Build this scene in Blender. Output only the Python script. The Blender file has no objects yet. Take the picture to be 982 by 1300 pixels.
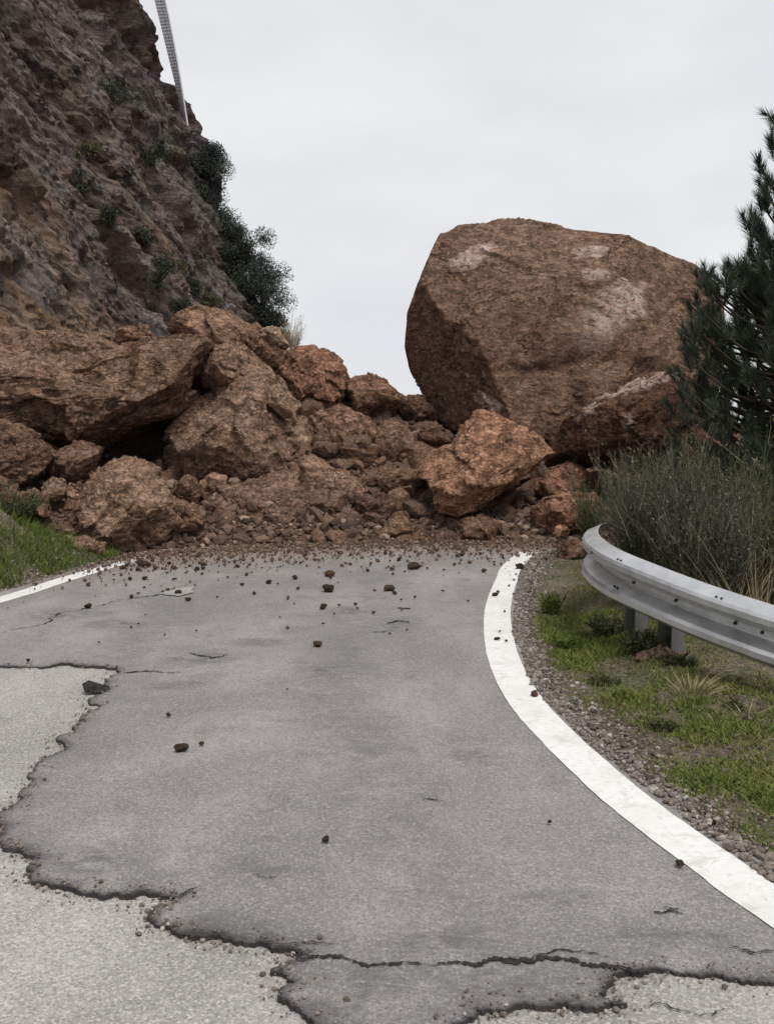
import bpy, bmesh, math, random
import numpy as np
from mathutils import Vector
from mathutils.geometry import delaunay_2d_cdt

random.seed(7)
rng = np.random.default_rng(7)
scene = bpy.context.scene
COL = scene.collection

# ------------------------------------------------------------------ camera
CAM_H, FPX, CX, CY = 1.5, 1300.0, 491.0, 650.0
PITCH = math.atan(130 / 1300)
cam_d = bpy.data.cameras.new('camera')
cam_d.sensor_fit = 'VERTICAL'
cam_d.sensor_height = 24.0
cam_d.lens = 24.0 * FPX / 1300.0
cam_d.clip_start = 0.05
cam_d.clip_end = 3000
cam = bpy.data.objects.new('camera', cam_d)
cam.location = (0, 0, CAM_H)
cam.rotation_euler = (math.pi / 2 - PITCH, 0, 0)
COL.objects.link(cam)
scene.camera = cam

# ------------------------------------------------------------------ sky, sun, exposure
SUN_ELEV, SUN_AZ = 62.0, 150.0      # azimuth clockwise from +Y (view direction)
world = bpy.data.worlds.new('World')
scene.world = world
world.use_nodes = True
wn, wl = world.node_tree.nodes, world.node_tree.links
wn.clear()
w_out = wn.new('ShaderNodeOutputWorld')
w_bg = wn.new('ShaderNodeBackground')
w_bg.inputs['Strength'].default_value = 0.0565
w_sky = wn.new('ShaderNodeTexSky')
w_sky.sky_type = 'NISHITA'
w_sky.sun_disc = False
w_sky.sun_elevation = math.radians(SUN_ELEV)
w_sky.sun_rotation = math.radians(SUN_AZ)
w_tc = wn.new('ShaderNodeTexCoord')
w_map = wn.new('ShaderNodeMapping')
w_map.inputs['Scale'].default_value = (1.0, 1.0, 2.4)
w_noise = wn.new('ShaderNodeTexNoise')
w_noise.inputs['Scale'].default_value = 2.2
w_noise.inputs['Detail'].default_value = 4
w_noise.inputs['Roughness'].default_value = 0.5
w_ramp = wn.new('ShaderNodeValToRGB')
w_ramp.color_ramp.elements[0].position = 0.3
w_ramp.color_ramp.elements[0].color = (6.7, 6.85, 7.35, 1)
w_ramp.color_ramp.elements[1].position = 0.68
w_ramp.color_ramp.elements[1].color = (8.7, 8.75, 8.75, 1)
w_mix = wn.new('ShaderNodeMixRGB')
w_mix.inputs['Fac'].default_value = 0.96
wl.new(w_tc.outputs['Generated'], w_map.inputs['Vector'])
wl.new(w_map.outputs['Vector'], w_noise.inputs['Vector'])
wl.new(w_noise.outputs['Fac'], w_ramp.inputs['Fac'])
wl.new(w_sky.outputs['Color'], w_mix.inputs['Color1'])
w_sep = wn.new('ShaderNodeSeparateXYZ'); wl.new(w_tc.outputs['Generated'], w_sep.inputs[0])
w_hor = wn.new('ShaderNodeValToRGB')
w_hor.color_ramp.elements[0].position = 0.0; w_hor.color_ramp.elements[0].color = (1.07, 1.07, 1.06, 1)
w_hor.color_ramp.elements[1].position = 0.4; w_hor.color_ramp.elements[1].color = (0.97, 0.97, 0.98, 1)
w_mul = wn.new('ShaderNodeMixRGB'); w_mul.blend_type = 'MULTIPLY'; w_mul.inputs['Fac'].default_value = 1
wl.new(w_sep.outputs['Z'], w_hor.inputs['Fac'])
wl.new(w_ramp.outputs['Color'], w_mul.inputs['Color1']); wl.new(w_hor.outputs['Color'], w_mul.inputs['Color2'])
wl.new(w_mul.outputs['Color'], w_mix.inputs['Color2'])
wl.new(w_mix.outputs['Color'], w_bg.inputs['Color'])
wl.new(w_bg.outputs['Background'], w_out.inputs['Surface'])

sun_d = bpy.data.lights.new('sun', 'SUN')
sun_d.energy = 1.5
sun_d.angle = math.radians(26)
sun_d.color = (1.0, 0.97, 0.93)
sun = bpy.data.objects.new('sun', sun_d)
_e, _a = math.radians(SUN_ELEV), math.radians(SUN_AZ)
sdir = Vector((math.sin(_a) * math.cos(_e), math.cos(_a) * math.cos(_e), math.sin(_e)))
sun.rotation_euler = sdir.to_track_quat('Z', 'Y').to_euler()
sun.location = (0, 0, 30)
COL.objects.link(sun)

scene.view_settings.view_transform = 'Standard'
scene.view_settings.look = 'None'
scene.view_settings.exposure = 0.85
scene.view_settings.gamma = 1.0
scene.view_settings.use_curve_mapping = False
scene.cycles.max_bounces = 5
scene.cycles.transparent_max_bounces = 8

# ------------------------------------------------------------------ pixel -> world
_F = np.array([0, math.cos(PITCH), -math.sin(PITCH)])
_U = np.array([0, math.sin(PITCH), math.cos(PITCH)])
def ray(px, py):
    return _F + np.array([(px - CX) / FPX, 0, 0]) + _U * ((CY - py) / FPX)
def P(px, py, Y):
    d = ray(px, py)
    return np.array([0, 0, CAM_H]) + d * (Y / d[1])
def G(px, py, z=0.0):
    d = ray(px, py)
    return np.array([0, 0, CAM_H]) + d * ((z - CAM_H) / d[2])

# ------------------------------------------------------------------ numpy noise
_perm = rng.permutation(256)
_perm = np.concatenate([_perm, _perm, _perm])
_grad = rng.normal(size=(256, 3)); _grad /= np.linalg.norm(_grad, axis=1)[:, None]
def pnoise(p):
    p = np.asarray(p, float)
    i = np.floor(p).astype(int); f = p - i
    i &= 255
    u = f * f * f * (f * (f * 6 - 15) + 10)
    r = 0
    for dx in (0, 1):
        wx = u[:, 0] if dx else 1 - u[:, 0]
        for dy in (0, 1):
            wy = u[:, 1] if dy else 1 - u[:, 1]
            for dz in (0, 1):
                wz = u[:, 2] if dz else 1 - u[:, 2]
                h = _perm[_perm[_perm[(i[:, 0] + dx) & 255] + ((i[:, 1] + dy) & 255)] + ((i[:, 2] + dz) & 255)]
                g = _grad[h]
                r = r + wx * wy * wz * ((f - np.array([dx, dy, dz])) * g).sum(1)
    return r * 1.6
def fbm(p, oct=4, gain=0.5, ridged=False):
    p = np.asarray(p, float); a = 1.0; s = 0; n = 0
    for k in range(oct):
        v = pnoise(p + 17.3 * k)
        if ridged: v = 1 - 2 * np.abs(v)
        s = s + a * v; n += a
        a *= gain; p = p * 2.03
    return s / n
def cells(p, pts, off, tilt):
    """blocky displacement: every nearest-point cell has its own offset and slant"""
    out = np.empty(len(p))
    for k in range(0, len(p), 4000):
        q = p[k:k + 4000]
        d = (q * q).sum(1)[:, None] - 2 * q @ pts.T + (pts * pts).sum(1)[None]
        j = d.argmin(1)
        out[k:k + 4000] = off[j] + ((q - pts[j]) * tilt[j]).sum(1)
    return out

def smooth(x, a, b):
    t = np.clip((x - a) / (b - a), 0, 1)
    return t * t * (3 - 2 * t)

# ------------------------------------------------------------------ mesh helpers
def mesh_np(name, v, f, smooth_shade=True, attrs=None):
    """v: Nx3, f: MxK int array (all faces K-gons)"""
    v = np.ascontiguousarray(v, np.float32); f = np.ascontiguousarray(f, np.int32)
    m = bpy.data.meshes.new(name)
    K = f.shape[1]
    m.vertices.add(len(v)); m.vertices.foreach_set('co', v.ravel())
    m.loops.add(f.size); m.loops.foreach_set('vertex_index', f.ravel())
    m.polygons.add(len(f))
    m.polygons.foreach_set('loop_start', np.arange(0, f.size, K, dtype=np.int32))
    m.polygons.foreach_set('use_smooth', np.full(len(f), smooth_shade, dtype=bool))
    m.update(calc_edges=True)
    for k, a in (attrs or {}).items():
        at = m.attributes.new(k, 'FLOAT', 'POINT')
        at.data.foreach_set('value', np.ascontiguousarray(a, np.float32))
    return m
def link(name, data, mat=None, parent=None, loc=None):
    o = bpy.data.objects.new(name, data)
    COL.objects.link(o)
    if mat is not None and data is not None and not data.materials: data.materials.append(mat)
    if parent is not None: o.parent = parent
    if loc is not None: o.location = loc
    return o
def tag(o, label, cat, group=None, kind=None):
    o['label'] = label; o['category'] = cat
    if group: o['group'] = group
    if kind: o['kind'] = kind
    return o
def struct(o):
    o['kind'] = 'structure'; return o
def stuff(o, label, cat):
    o['kind'] = 'stuff'; o['label'] = label; o['category'] = cat; return o
def grid_faces(nu, nv):
    i = np.arange(nu - 1)[:, None] * nv + np.arange(nv - 1)[None]
    return np.stack([i, i + nv, i + nv + 1, i + 1], -1).reshape(-1, 4)
def tube(pts, radii, sides=7):
    pts = np.asarray(pts, float); n = len(pts)
    radii = np.broadcast_to(radii, (n,))
    t = np.gradient(pts, axis=0); t /= np.linalg.norm(t, axis=1)[:, None] + 1e-9
    ref = np.where(np.abs(t[:, 2:3]) > 0.9, [[1., 0, 0]], [[0, 0, 1.]])
    a = np.cross(t, ref); a /= np.linalg.norm(a, axis=1)[:, None] + 1e-9
    b = np.cross(t, a)
    th = np.linspace(0, 2 * math.pi, sides, endpoint=False)
    v = (pts[:, None] + radii[:, None, None] * (np.cos(th)[None, :, None] * a[:, None] + np.sin(th)[None, :, None] * b[:, None])).reshape(-1, 3)
    f = []
    for i in range(n - 1):
        for k in range(sides):
            k2 = (k + 1) % sides
            f.append((i * sides + k, i * sides + k2, (i + 1) * sides + k2, (i + 1) * sides + k))
    c0, c1 = len(v), len(v) + 1
    v = np.vstack([v, pts[:1], pts[-1:]])
    for k in range(sides):
        k2 = (k + 1) % sides
        f.append((c0, k2, k, k)); f.append((c1, (n - 1) * sides + k, (n - 1) * sides + k2, (n - 1) * sides + k2))
    return v, f
class MB:
    """collects pieces of one part"""
    def __init__(s): s.v = []; s.f = []; s.n = 0
    def add(s, v, f):
        s.v.append(np.asarray(v, float))
        s.f += [tuple(dict.fromkeys(int(i) + s.n for i in q)) for q in f]
        s.n += len(v)
    def box(s, c, sx, sy, sz, rz=0):
        c = np.asarray(c, float)
        v = np.array([(x * sx / 2, y * sy / 2, z * sz / 2) for x in (-1, 1) for y in (-1, 1) for z in (-1, 1)])
        ca, sa = math.cos(rz), math.sin(rz)
        v = np.stack([v[:, 0] * ca - v[:, 1] * sa, v[:, 0] * sa + v[:, 1] * ca, v[:, 2]], 1) + c
        s.add(v, [(0, 1, 3, 2), (4, 6, 7, 5), (0, 4, 5, 1), (2, 3, 7, 6), (0, 2, 6, 4), (1, 5, 7, 3)])
    def build(s, name, sm=True):
        m = bpy.data.meshes.new(name)
        m.from_pydata(np.vstack(s.v).tolist(), [], s.f)
        m.polygons.foreach_set('use_smooth', [sm] * len(m.polygons))
        m.update(); return m
def catmull(pts, n):
    pts = np.asarray(pts, float)
    p = np.vstack([2 * pts[0] - pts[1], pts, 2 * pts[-1] - pts[-2]])
    out = []
    for i in range(1, len(p) - 2):
        t = np.linspace(0, 1, n, endpoint=False)[:, None]
        out.append(0.5 * (2 * p[i] + (p[i + 1] - p[i - 1]) * t + (2 * p[i - 1] - 5 * p[i] + 4 * p[i + 1] - p[i + 2]) * t ** 2
                          + (-p[i - 1] + 3 * p[i] - 3 * p[i + 1] + p[i + 2]) * t ** 3))
    out.append(p[-2:-1])
    return np.vstack(out)
_ico = {}
def ico(sub):
    if sub not in _ico:
        bm = bmesh.new()
        bmesh.ops.create_icosphere(bm, subdivisions=sub, radius=1)
        bm.verts.ensure_lookup_table()
        v = np.array([x.co[:] for x in bm.verts]); f = np.array([[q.index for q in t.verts] for t in bm.faces])
        bm.free()
        v /= np.linalg.norm(v, axis=1)[:, None]
        _ico[sub] = (v, f)
    return _ico[sub][0].copy(), _ico[sub][1]
def pt_in_poly(px, py, poly):
    px = np.asarray(px, float); py = np.asarray(py, float)
    ins = np.zeros(px.shape, bool); n = len(poly)
    for i in range(n):
        x1, y1 = poly[i]; x2, y2 = poly[(i + 1) % n]
        c = ((y1 > py) != (y2 > py)) & (px < (x2 - x1) * (py - y1) / ((y2 - y1) if y2 != y1 else 1e-9) + x1)
        ins ^= c
    return ins

# ------------------------------------------------------------------ material helper
class Mat:
    def __init__(s, name, rough=0.9, spec=0.25):
        s.m = bpy.data.materials.new(name); s.m.use_nodes = True
        s.t = s.m.node_tree; s.N = s.t.nodes; s.L = s.t.links
        s.b = s.N['Principled BSDF']
        s.b.inputs['Roughness'].default_value = rough
        s.b.inputs['Specular IOR Level'].default_value = spec
        s.co = s.N.new('ShaderNodeTexCoord').outputs['Object']
    def mapping(s, scale, rot=(0, 0, 0), src=None):
        n = s.N.new('ShaderNodeMapping'); n.inputs['Scale'].default_value = scale; n.inputs['Rotation'].default_value = rot
        s.L.new(src or s.co, n.inputs['Vector']); return n.outputs['Vector']
    def rnd(s):
        return s.N.new('ShaderNodeObjectInfo').outputs['Random']
    def objcol(s):
        return s.N.new('ShaderNodeObjectInfo').outputs['Color']
    def offset_by_random(s):
        """each object gets its own part of the pattern"""
        i = s.N.new('ShaderNodeObjectInfo'); m = s.N.new('ShaderNodeVectorMath'); m.operation = 'SCALE'
        c = s.N.new('ShaderNodeCombineXYZ')
        for k in range(3): s.L.new(i.outputs['Random'], c.inputs[k])
        s.L.new(c.outputs[0], m.inputs[0]); m.inputs['Scale'].default_value = 37.0
        a = s.N.new('ShaderNodeVectorMath'); a.operation = 'ADD'
        s.L.new(s.co, a.inputs[0]); s.L.new(m.outputs[0], a.inputs[1]); s.co = a.outputs[0]
    def noise(s, scale, detail=4, rough=0.55, vec=None, dist=0.0):
        n = s.N.new('ShaderNodeTexNoise')
        n.inputs['Scale'].default_value = scale; n.inputs['Detail'].default_value = detail
        n.inputs['Roughness'].default_value = rough; n.inputs['Distortion'].default_value = dist
        s.L.new(vec or s.co, n.inputs['Vector']); return n.outputs['Fac']
    def voro(s, scale, feature='F1', out='Distance', vec=None):
        n = s.N.new('ShaderNodeTexVoronoi'); n.feature = feature; n.inputs['Scale'].default_value = scale
        s.L.new(vec or s.co, n.inputs['Vector']); return n.outputs[out]
    def attr(s, name):
        n = s.N.new('ShaderNodeAttribute'); n.attribute_name = name; return n.outputs['Fac']
    def ramp(s, fac, stops):
        n = s.N.new('ShaderNodeValToRGB'); e = n.color_ramp.elements
        while len(e) < len(stops): e.new(0.5)
        for q, (p, c) in zip(e, stops):
            q.position = p; q.color = (*((c, c, c) if isinstance(c, (int, float)) else c), 1)
        s.L.new(fac, n.inputs['Fac']); return n.outputs['Color']
    def mix(s, fac, a, b, mode='MIX'):
        n = s.N.new('ShaderNodeMixRGB'); n.blend_type = mode
        for k, x in (('Fac', fac), ('Color1', a), ('Color2', b)):
            if isinstance(x, (int, float)): n.inputs[k].default_value = x if k == 'Fac' else (x, x, x, 1)
            elif isinstance(x, tuple): n.inputs[k].default_value = (*x, 1)
            else: s.L.new(x, n.inputs[k])
        return n.outputs['Color']
    def math(s, op, a, b=0.0):
        n = s.N.new('ShaderNodeMath'); n.operation = op
        for k, x in enumerate((a, b)):
            if isinstance(x, (int, float)): n.inputs[k].default_value = x
            else: s.L.new(x, n.inputs[k])
        return n.outputs[0]
    def sep(s, vec, k):
        n = s.N.new('ShaderNodeSeparateXYZ'); s.L.new(vec, n.inputs[0]); return n.outputs[k]
    def color(s, c):
        if isinstance(c, tuple): s.b.inputs['Base Color'].default_value = (*c, 1)
        else: s.L.new(c, s.b.inputs['Base Color'])
    def rough(s, r): s.L.new(r, s.b.inputs['Roughness'])
    def bump(s, h, strength=0.5, dist=0.01):
        n = s.N.new('ShaderNodeBump'); n.inputs['Strength'].default_value = strength; n.inputs['Distance'].default_value = dist
        s.L.new(h, n.inputs['Height'])
        if s.b.inputs['Normal'].is_linked: s.L.new(s.b.inputs['Normal'].links[0].from_socket, n.inputs['Normal'])
        s.L.new(n.outputs[0], s.b.inputs['Normal'])

# ---- rock
def rock_material(name, dark, mid, light, scar=False, fine=1.0):
    M = Mat(name, 0.95, 0.15)
    M.offset_by_random()
    bed = M.mapping((1.0, 1.0, 1.7), (0.35, 0.5, 0.2))          # faint slanting layers
    big = M.noise(0.9 * fine, 5, 0.6, dist=0.6)
    med = M.noise(4.0 * fine, 7, 0.72, vec=bed, dist=0.8)
    c = M.ramp(big, [(0.34, dark), (0.5, mid), (0.68, light)])
    c2 = M.ramp(med, [(0.34, dark), (0.5, mid), (0.64, light)])
    c = M.mix(0.62, c, c2)
    # broken faces: every chip has its own tone
    vo = M.N.new('ShaderNodeTexVoronoi'); vo.inputs['Scale'].default_value = 9 * fine
    wv = M.N.new('ShaderNodeVectorMath'); wv.operation = 'ADD'
    nz = M.N.new('ShaderNodeTexNoise'); nz.inputs['Scale'].default_value = 6 * fine; nz.inputs['Detail'].default_value = 4
    sc_ = M.N.new('ShaderNodeVectorMath'); sc_.operation = 'SCALE'; sc_.inputs['Scale'].default_value = 0.35 / fine
    M.L.new(bed, nz.inputs['Vector']); M.L.new(nz.outputs['Color'], sc_.inputs[0])
    M.L.new(bed, wv.inputs[0]); M.L.new(sc_.outputs[0], wv.inputs[1]); M.L.new(wv.outputs[0], vo.inputs['Vector'])
    tone = M.ramp(M.sep(vo.outputs['Color'], 0), [(0.0, 0.55), (0.5, 1.0), (1.0, 1.6)])
    c = M.mix(0.8, c, tone, 'MULTIPLY')
    # pale dusty crumbs and dark weathered pits
    c = M.mix(M.ramp(M.noise(12 * fine, 6, 0.75, vec=bed, dist=1.2), [(0.53, 0.0), (0.60, 0.8)]), c, tuple(min(1, x * 1.45) for x in light))
    c = M.mix(M.ramp(M.noise(22 * fine, 5, 0.75, vec=bed), [(0.36, 0.85), (0.47, 0.0)]), c, tuple(x * 0.5 for x in dark))
    c = M.mix(M.ramp(M.noise(7 * fine, 6, 0.75, vec=bed, dist=1.5), [(0.34, 0.8), (0.45, 0.0)]), c, tuple(x * 0.55 for x in dark))
    jd = M.voro(1.25 * fine, 'DISTANCE_TO_EDGE', vec=wv.outputs[0])
    jm = M.math('MULTIPLY', M.ramp(jd, [(0.0, 0.9), (0.018, 0.0)]), M.ramp(M.noise(1.6 * fine, 3, 0.6), [(0.48, 0.0), (0.56, 1.0)]))
    c = M.mix(jm, c, tuple(x * 0.3 for x in dark))
    M.bump(M.math('SUBTRACT', 1.0, jm), 0.7, 0.05 / fine)
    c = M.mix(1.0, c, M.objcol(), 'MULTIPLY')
    if scar:
        sc = M.attr('scar')
        k = M.math('MULTIPLY', sc, M.ramp(M.noise(9, 7, 0.75, vec=bed, dist=1.0), [(0.42, 0.0), (0.50, 1.0)]))
        c = M.mix(k, c, M.ramp(M.noise(9, 4, 0.6), [(0.35, (0.52, 0.34, 0.27)), (0.65, (0.78, 0.62, 0.53))]))
    M.color(c)
    M.bump(M.noise(7 * fine, 8, 0.75, vec=bed, dist=0.6), 1.0, 0.15 / fine ** .5)
    M.bump(vo.outputs['Distance'], 0.5, 0.05 / fine)
    M.bump(M.noise(36 * fine, 4, 0.75), 0.9, 0.02)
    return M.m
ROCK = rock_material('brown_rock', (0.122, 0.070, 0.048), (0.300, 0.180, 0.124), (0.51, 0.345, 0.25))
BOULDER = rock_material('boulder_rock', (0.118, 0.068, 0.047), (0.240, 0.142, 0.098), (0.37, 0.24, 0.172), scar=True)
STONE = rock_material('loose_stone', (0.075, 0.055, 0.045), (0.16, 0.115, 0.09), (0.27, 0.21, 0.17), fine=3.0)

def soil_material():
    M = Mat('debris_soil', 1.0, 0.1)
    c = M.ramp(M.noise(0.8, 5, 0.6, dist=0.5), [(0.34, (0.10, 0.060, 0.042)), (0.52, (0.185, 0.112, 0.078)), (0.7, (0.25, 0.16, 0.115))])
    c = M.mix(M.ramp(M.noise(9, 6, 0.7), [(0.45, 0.0), (0.65, 0.7)]), c, (0.20, 0.142, 0.106))
    c = M.mix(M.ramp(M.noise(20, 5, 0.7), [(0.34, 0.6), (0.48, 0.0)]), c, (0.05, 0.033, 0.025))
    M.color(c)
    M.bump(M.noise(6, 8, 0.75), 1.0, 0.10)
    M.bump(M.noise(38, 5, 0.75), 0.9, 0.02)
    return M.m
SOIL = soil_material()

def cliff_material():
    M = Mat('cliff_rock', 0.95, 0.15)
    # beds run steeply down to the right across the face
    v = M.mapping((0.55, 0.55, 0.16), (0, 0, 0), src=None)
    n = M.N.new('ShaderNodeAttribute'); n.attribute_name = 'bed'
    cb = M.N.new('ShaderNodeCombineXYZ')
    M.L.new(n.outputs['Fac'], cb.inputs[0])
    n2 = M.N.new('ShaderNodeAttribute'); n2.attribute_name = 'along'
    sc = M.math('MULTIPLY', n2.outputs['Fac'], 0.22)
    M.L.new(sc, cb.inputs[1])
    bed = cb.outputs[0]
    grey, purple, ochre, pale = (0.235, 0.202, 0.193), (0.215, 0.150, 0.144), (0.37, 0.23, 0.14), (0.37, 0.335, 0.32)
    c = M.ramp(M.noise(0.8, 6, 0.65, vec=bed, dist=0.6), [(0.30, purple), (0.46, grey), (0.60, (0.30, 0.24, 0.212)), (0.78, pale)])
    c = M.mix(M.ramp(M.noise(2.2, 5, 0.65, vec=bed, dist=1.0), [(0.50, 0.0), (0.62, 0.7)]), c, (0.19, 0.095, 0.07))
    och = M.math('MULTIPLY', M.attr('ochre'), M.ramp(M.noise(1.1, 5, 0.65, vec=bed, dist=0.8), [(0.40, 0.0), (0.56, 1.0)]))
    c = M.mix(och, c, M.ramp(M.noise(3, 4, 0.6), [(0.35, ochre), (0.65, (0.36, 0.25, 0.17))]))
    # thin olive lichen and dry growth
    c = M.mix(M.ramp(M.noise(0.55, 5, 0.65, dist=0.5), [(0.54, 0.0), (0.66, 0.6)]), c, (0.115, 0.115, 0.075))
    c = M.mix(M.ramp(M.noise(5, 6, 0.75, dist=0.8), [(0.36, 0.8), (0.47, 0.0)]), c, (0.045, 0.036, 0.036))
    c = M.mix(M.ramp(M.noise(7, 6, 0.75, dist=0.8), [(0.54, 0.0), (0.62, 0.6)]), c, (0.36, 0.315, 0.29))
    # joints: dark broken cracks along and across the beds
    wv = M.N.new('ShaderNodeVectorMath'); wv.operation = 'ADD'
    nz = M.N.new('ShaderNodeTexNoise'); nz.inputs['Scale'].default_value = 1.2; nz.inputs['Detail'].default_value = 6
    M.L.new(M.co, nz.inputs['Vector']); M.L.new(bed, wv.inputs[0]); M.L.new(nz.outputs['Color'], wv.inputs[1])
    for sc_, wd, k_ in ((1.3, 0.035, 0.85), (3.4, 0.05, 0.7)):
        jd = M.voro(sc_, 'DISTANCE_TO_EDGE', vec=wv.outputs[0])
        c = M.mix(M.math('MULTIPLY', M.ramp(jd, [(0.0, k_), (wd, 0.0)]), M.ramp(M.noise(1.7, 4, 0.6), [(0.4, 0.1), (0.55, 1.0)])), c, (0.04, 0.033, 0.034))
        M.bump(M.ramp(jd, [(0.0, 0.0), (wd * 2, 1.0)]), 0.8, 0.10)
    tone = M.ramp(M.sep(M.voro(2.2, 'F1', 'Color', vec=wv.outputs[0]), 0), [(0, 0.68), (0.5, 1.0), (1, 1.38)])
    c = M.mix(0.8, c, tone, 'MULTIPLY')
    M.color(c)
    M.bump(M.noise(2.5, 9, 0.75, dist=0.5), 1.0, 0.35)
    M.bump(M.noise(1.8, 8, 0.75, vec=bed, dist=0.6), 1.0, 0.35)
    return M.m
CLIFF = cliff_material()

def ground_material():
    M = Mat('verge_soil', 1.0, 0.1)
    c = M.ramp(M.noise(1.6, 5, 0.6), [(0.35, (0.06, 0.048, 0.032)), (0.55, (0.115, 0.09, 0.064)), (0.72, (0.18, 0.148, 0.112))])
    c = M.mix(M.ramp(M.noise(2.3, 4, 0.6, dist=0.5), [(0.48, 0.0), (0.6, 0.75)]), c, (0.055, 0.07, 0.025))
    c = M.mix(M.ramp(M.noise(45, 4, 0.7), [(0.5, 0.0), (0.66, 0.7)]), c, (0.30, 0.26, 0.215))
    c = M.mix(M.ramp(M.noise(30, 4, 0.7), [(0.34, 0.7), (0.46, 0.0)]), c, (0.035, 0.028, 0.02))
    M.color(c)
    M.bump(M.noise(30, 6, 0.7), 0.9, 0.02)
    return M.m
GROUND = ground_material()

def asphalt_material(name, lo, hi, stone, agg, dust, dark_edge=False):
    M = Mat(name, 0.88, 0.3)
    base = M.ramp(M.noise(0.9, 7, 0.66, dist=0.6), [(0.36, tuple(x * 0.76 for x in lo)), (0.5, lo), (0.64, tuple(x * 1.06 for x in hi))])
    base = M.mix(M.ramp(M.noise(0.8, 4, 0.6, vec=M.mapping((1.6, 0.3, 1), (0, 0, -0.12))), [(0.5, 0.0), (0.62, 0.3)]), base, tuple(min(1, x * 1.12) for x in hi))
    streak = M.noise(2.2, 5, 0.65, vec=M.mapping((1.0, 0.28, 1.0)))
    base = M.mix(M.ramp(streak, [(0.36, 0.55), (0.55, 0.0)]), base, tuple(x * 0.66 for x in lo))
    blotch = M.noise(3.6, 3, 0.5, dist=0.3)
    base = M.mix(M.ramp(blotch, [(0.57, 0.0), (0.70, 0.65)]), base, tuple(x * 0.6 for x in lo))
    base = M.mix(M.ramp(M.noise(14, 5, 0.7), [(0.34, 0.45), (0.46, 0.0)]), base, tuple(x * 0.6 for x in lo))
    base = M.mix(M.ramp(M.noise(70, 3, 0.8), [(0.36, 0.6), (0.5, 0.0)]), base, tuple(x * 0.62 for x in lo))
    base = M.mix(M.ramp(M.noise(58, 3, 0.8), [(0.52, 0.0), (0.66, 0.55)]), base, stone)
    rn = M.voro(agg, 'F1', 'Color')
    sp = M.sep(rn, 0)
    base = M.mix(M.ramp(sp, [(0.70, 0.0), (0.95, 0.45)]), base, stone)
    base = M.mix(M.ramp(M.sep(rn, 1), [(0.66, 0.0), (0.92, 0.5)]), base, tuple(x * 0.45 for x in lo))
    base = M.mix(M.ramp(M.noise(agg * 0.55, 3, 0.7), [(0.36, 0.35), (0.48, 0.0)]), base, tuple(x * 0.5 for x in lo))
    if dark_edge:
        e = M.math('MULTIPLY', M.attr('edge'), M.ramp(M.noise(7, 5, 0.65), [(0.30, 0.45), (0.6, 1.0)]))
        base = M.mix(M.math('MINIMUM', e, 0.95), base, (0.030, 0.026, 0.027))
    if dark_edge:
        sm_ = M.math('MULTIPLY', M.attr('stain'), M.ramp(M.noise(9, 6, 0.72, vec=M.mapping((1, 1.8, 1)), dist=0.6), [(0.40, 0.0), (0.58, 0.75)]))
        base = M.mix(sm_, base, (0.095, 0.088, 0.086))
    d = M.math('MULTIPLY', M.attr('dirt'), M.ramp(M.noise(6, 6, 0.7), [(0.30, 0.25), (0.52, 1.0)]))
    base = M.mix(d, base, dust)
    M.color(base)
    M.bump(M.voro(agg, 'SMOOTH_F1'), 0.3, 0.004)
    M.bump(M.noise(agg * 0.4, 4, 0.7), 0.35, 0.006)
    return M.m
DUST = (0.215, 0.145, 0.105)
OLD_ASPHALT = asphalt_material('old_asphalt', (0.31, 0.295, 0.278), (0.385, 0.368, 0.348), (0.58, 0.55, 0.51), 150, DUST)
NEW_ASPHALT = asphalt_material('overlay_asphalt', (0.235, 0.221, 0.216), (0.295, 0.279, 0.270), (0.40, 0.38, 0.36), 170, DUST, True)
def crack_mat():
    M = Mat('crack_tar', 0.95, 0.1)
    M.color(M.ramp(M.noise(40, 3), [(0.35, (0.018, 0.016, 0.016)), (0.7, (0.05, 0.045, 0.043))])); return M.m
CRACK = crack_mat()
def paint_mat():
    M = Mat('road_paint', 0.7, 0.3)
    c = M.ramp(M.noise(30, 5, 0.7), [(0.30, (0.56, 0.55, 0.53)), (0.5, (0.70, 0.69, 0.67))])
    c = M.mix(M.ramp(M.noise(2.5, 4, 0.6), [(0.42, 0.0), (0.66, 0.45)]), c, (0.54, 0.52, 0.49))
    d = M.math('MULTIPLY', M.attr('dirt'), M.ramp(M.noise(14, 5, 0.75), [(0.44, 0.0), (0.55, 1.0)]))
    c = M.mix(d, c, DUST)
    # worn specks where the road shows through
    c = M.mix(M.ramp(M.noise(55, 4, 0.7), [(0.30, 0.8), (0.37, 0.0)]), c, (0.3, 0.28, 0.27))
    c = M.mix(M.ramp(M.noise(6, 6, 0.75, dist=0.5), [(0.36, 0.55), (0.46, 0.0)]), c, (0.42, 0.40, 0.37))
    M.color(c); M.bump(M.noise(90, 3), 0.4, 0.004); return M.m
PAINT = paint_mat()
def steel_mat(name, lo, hi, metal=0.75, rough=0.42):
    M = Mat(name, rough, 0.5)
    c = M.ramp(M.noise(5, 5, 0.65, dist=0.3), [(0.3, lo), (0.7, hi)])
    c = M.mix(M.ramp(M.noise(18, 5, 0.7, vec=M.mapping((1, 1, 3))), [(0.60, 0.0), (0.74, 0.6)]), c, (0.20, 0.15, 0.12))
    M.color(c); M.b.inputs['Metallic'].default_value = metal
    M.rough(M.ramp(M.noise(9, 4), [(0.3, rough - 0.06), (0.7, rough + 0.16)]))
    return M.m
STEEL = steel_mat('galvanised_steel', (0.48, 0.485, 0.49), (0.70, 0.705, 0.71), 0.85, 0.38)
STEEL_POST = steel_mat('weathered_post_steel', (0.085, 0.088, 0.082), (0.16, 0.16, 0.15), 0.2, 0.7)
BOLT = steel_mat('dark_bolt_steel', (0.03, 0.03, 0.03), (0.07, 0.065, 0.06), 0.5, 0.6)
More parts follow.
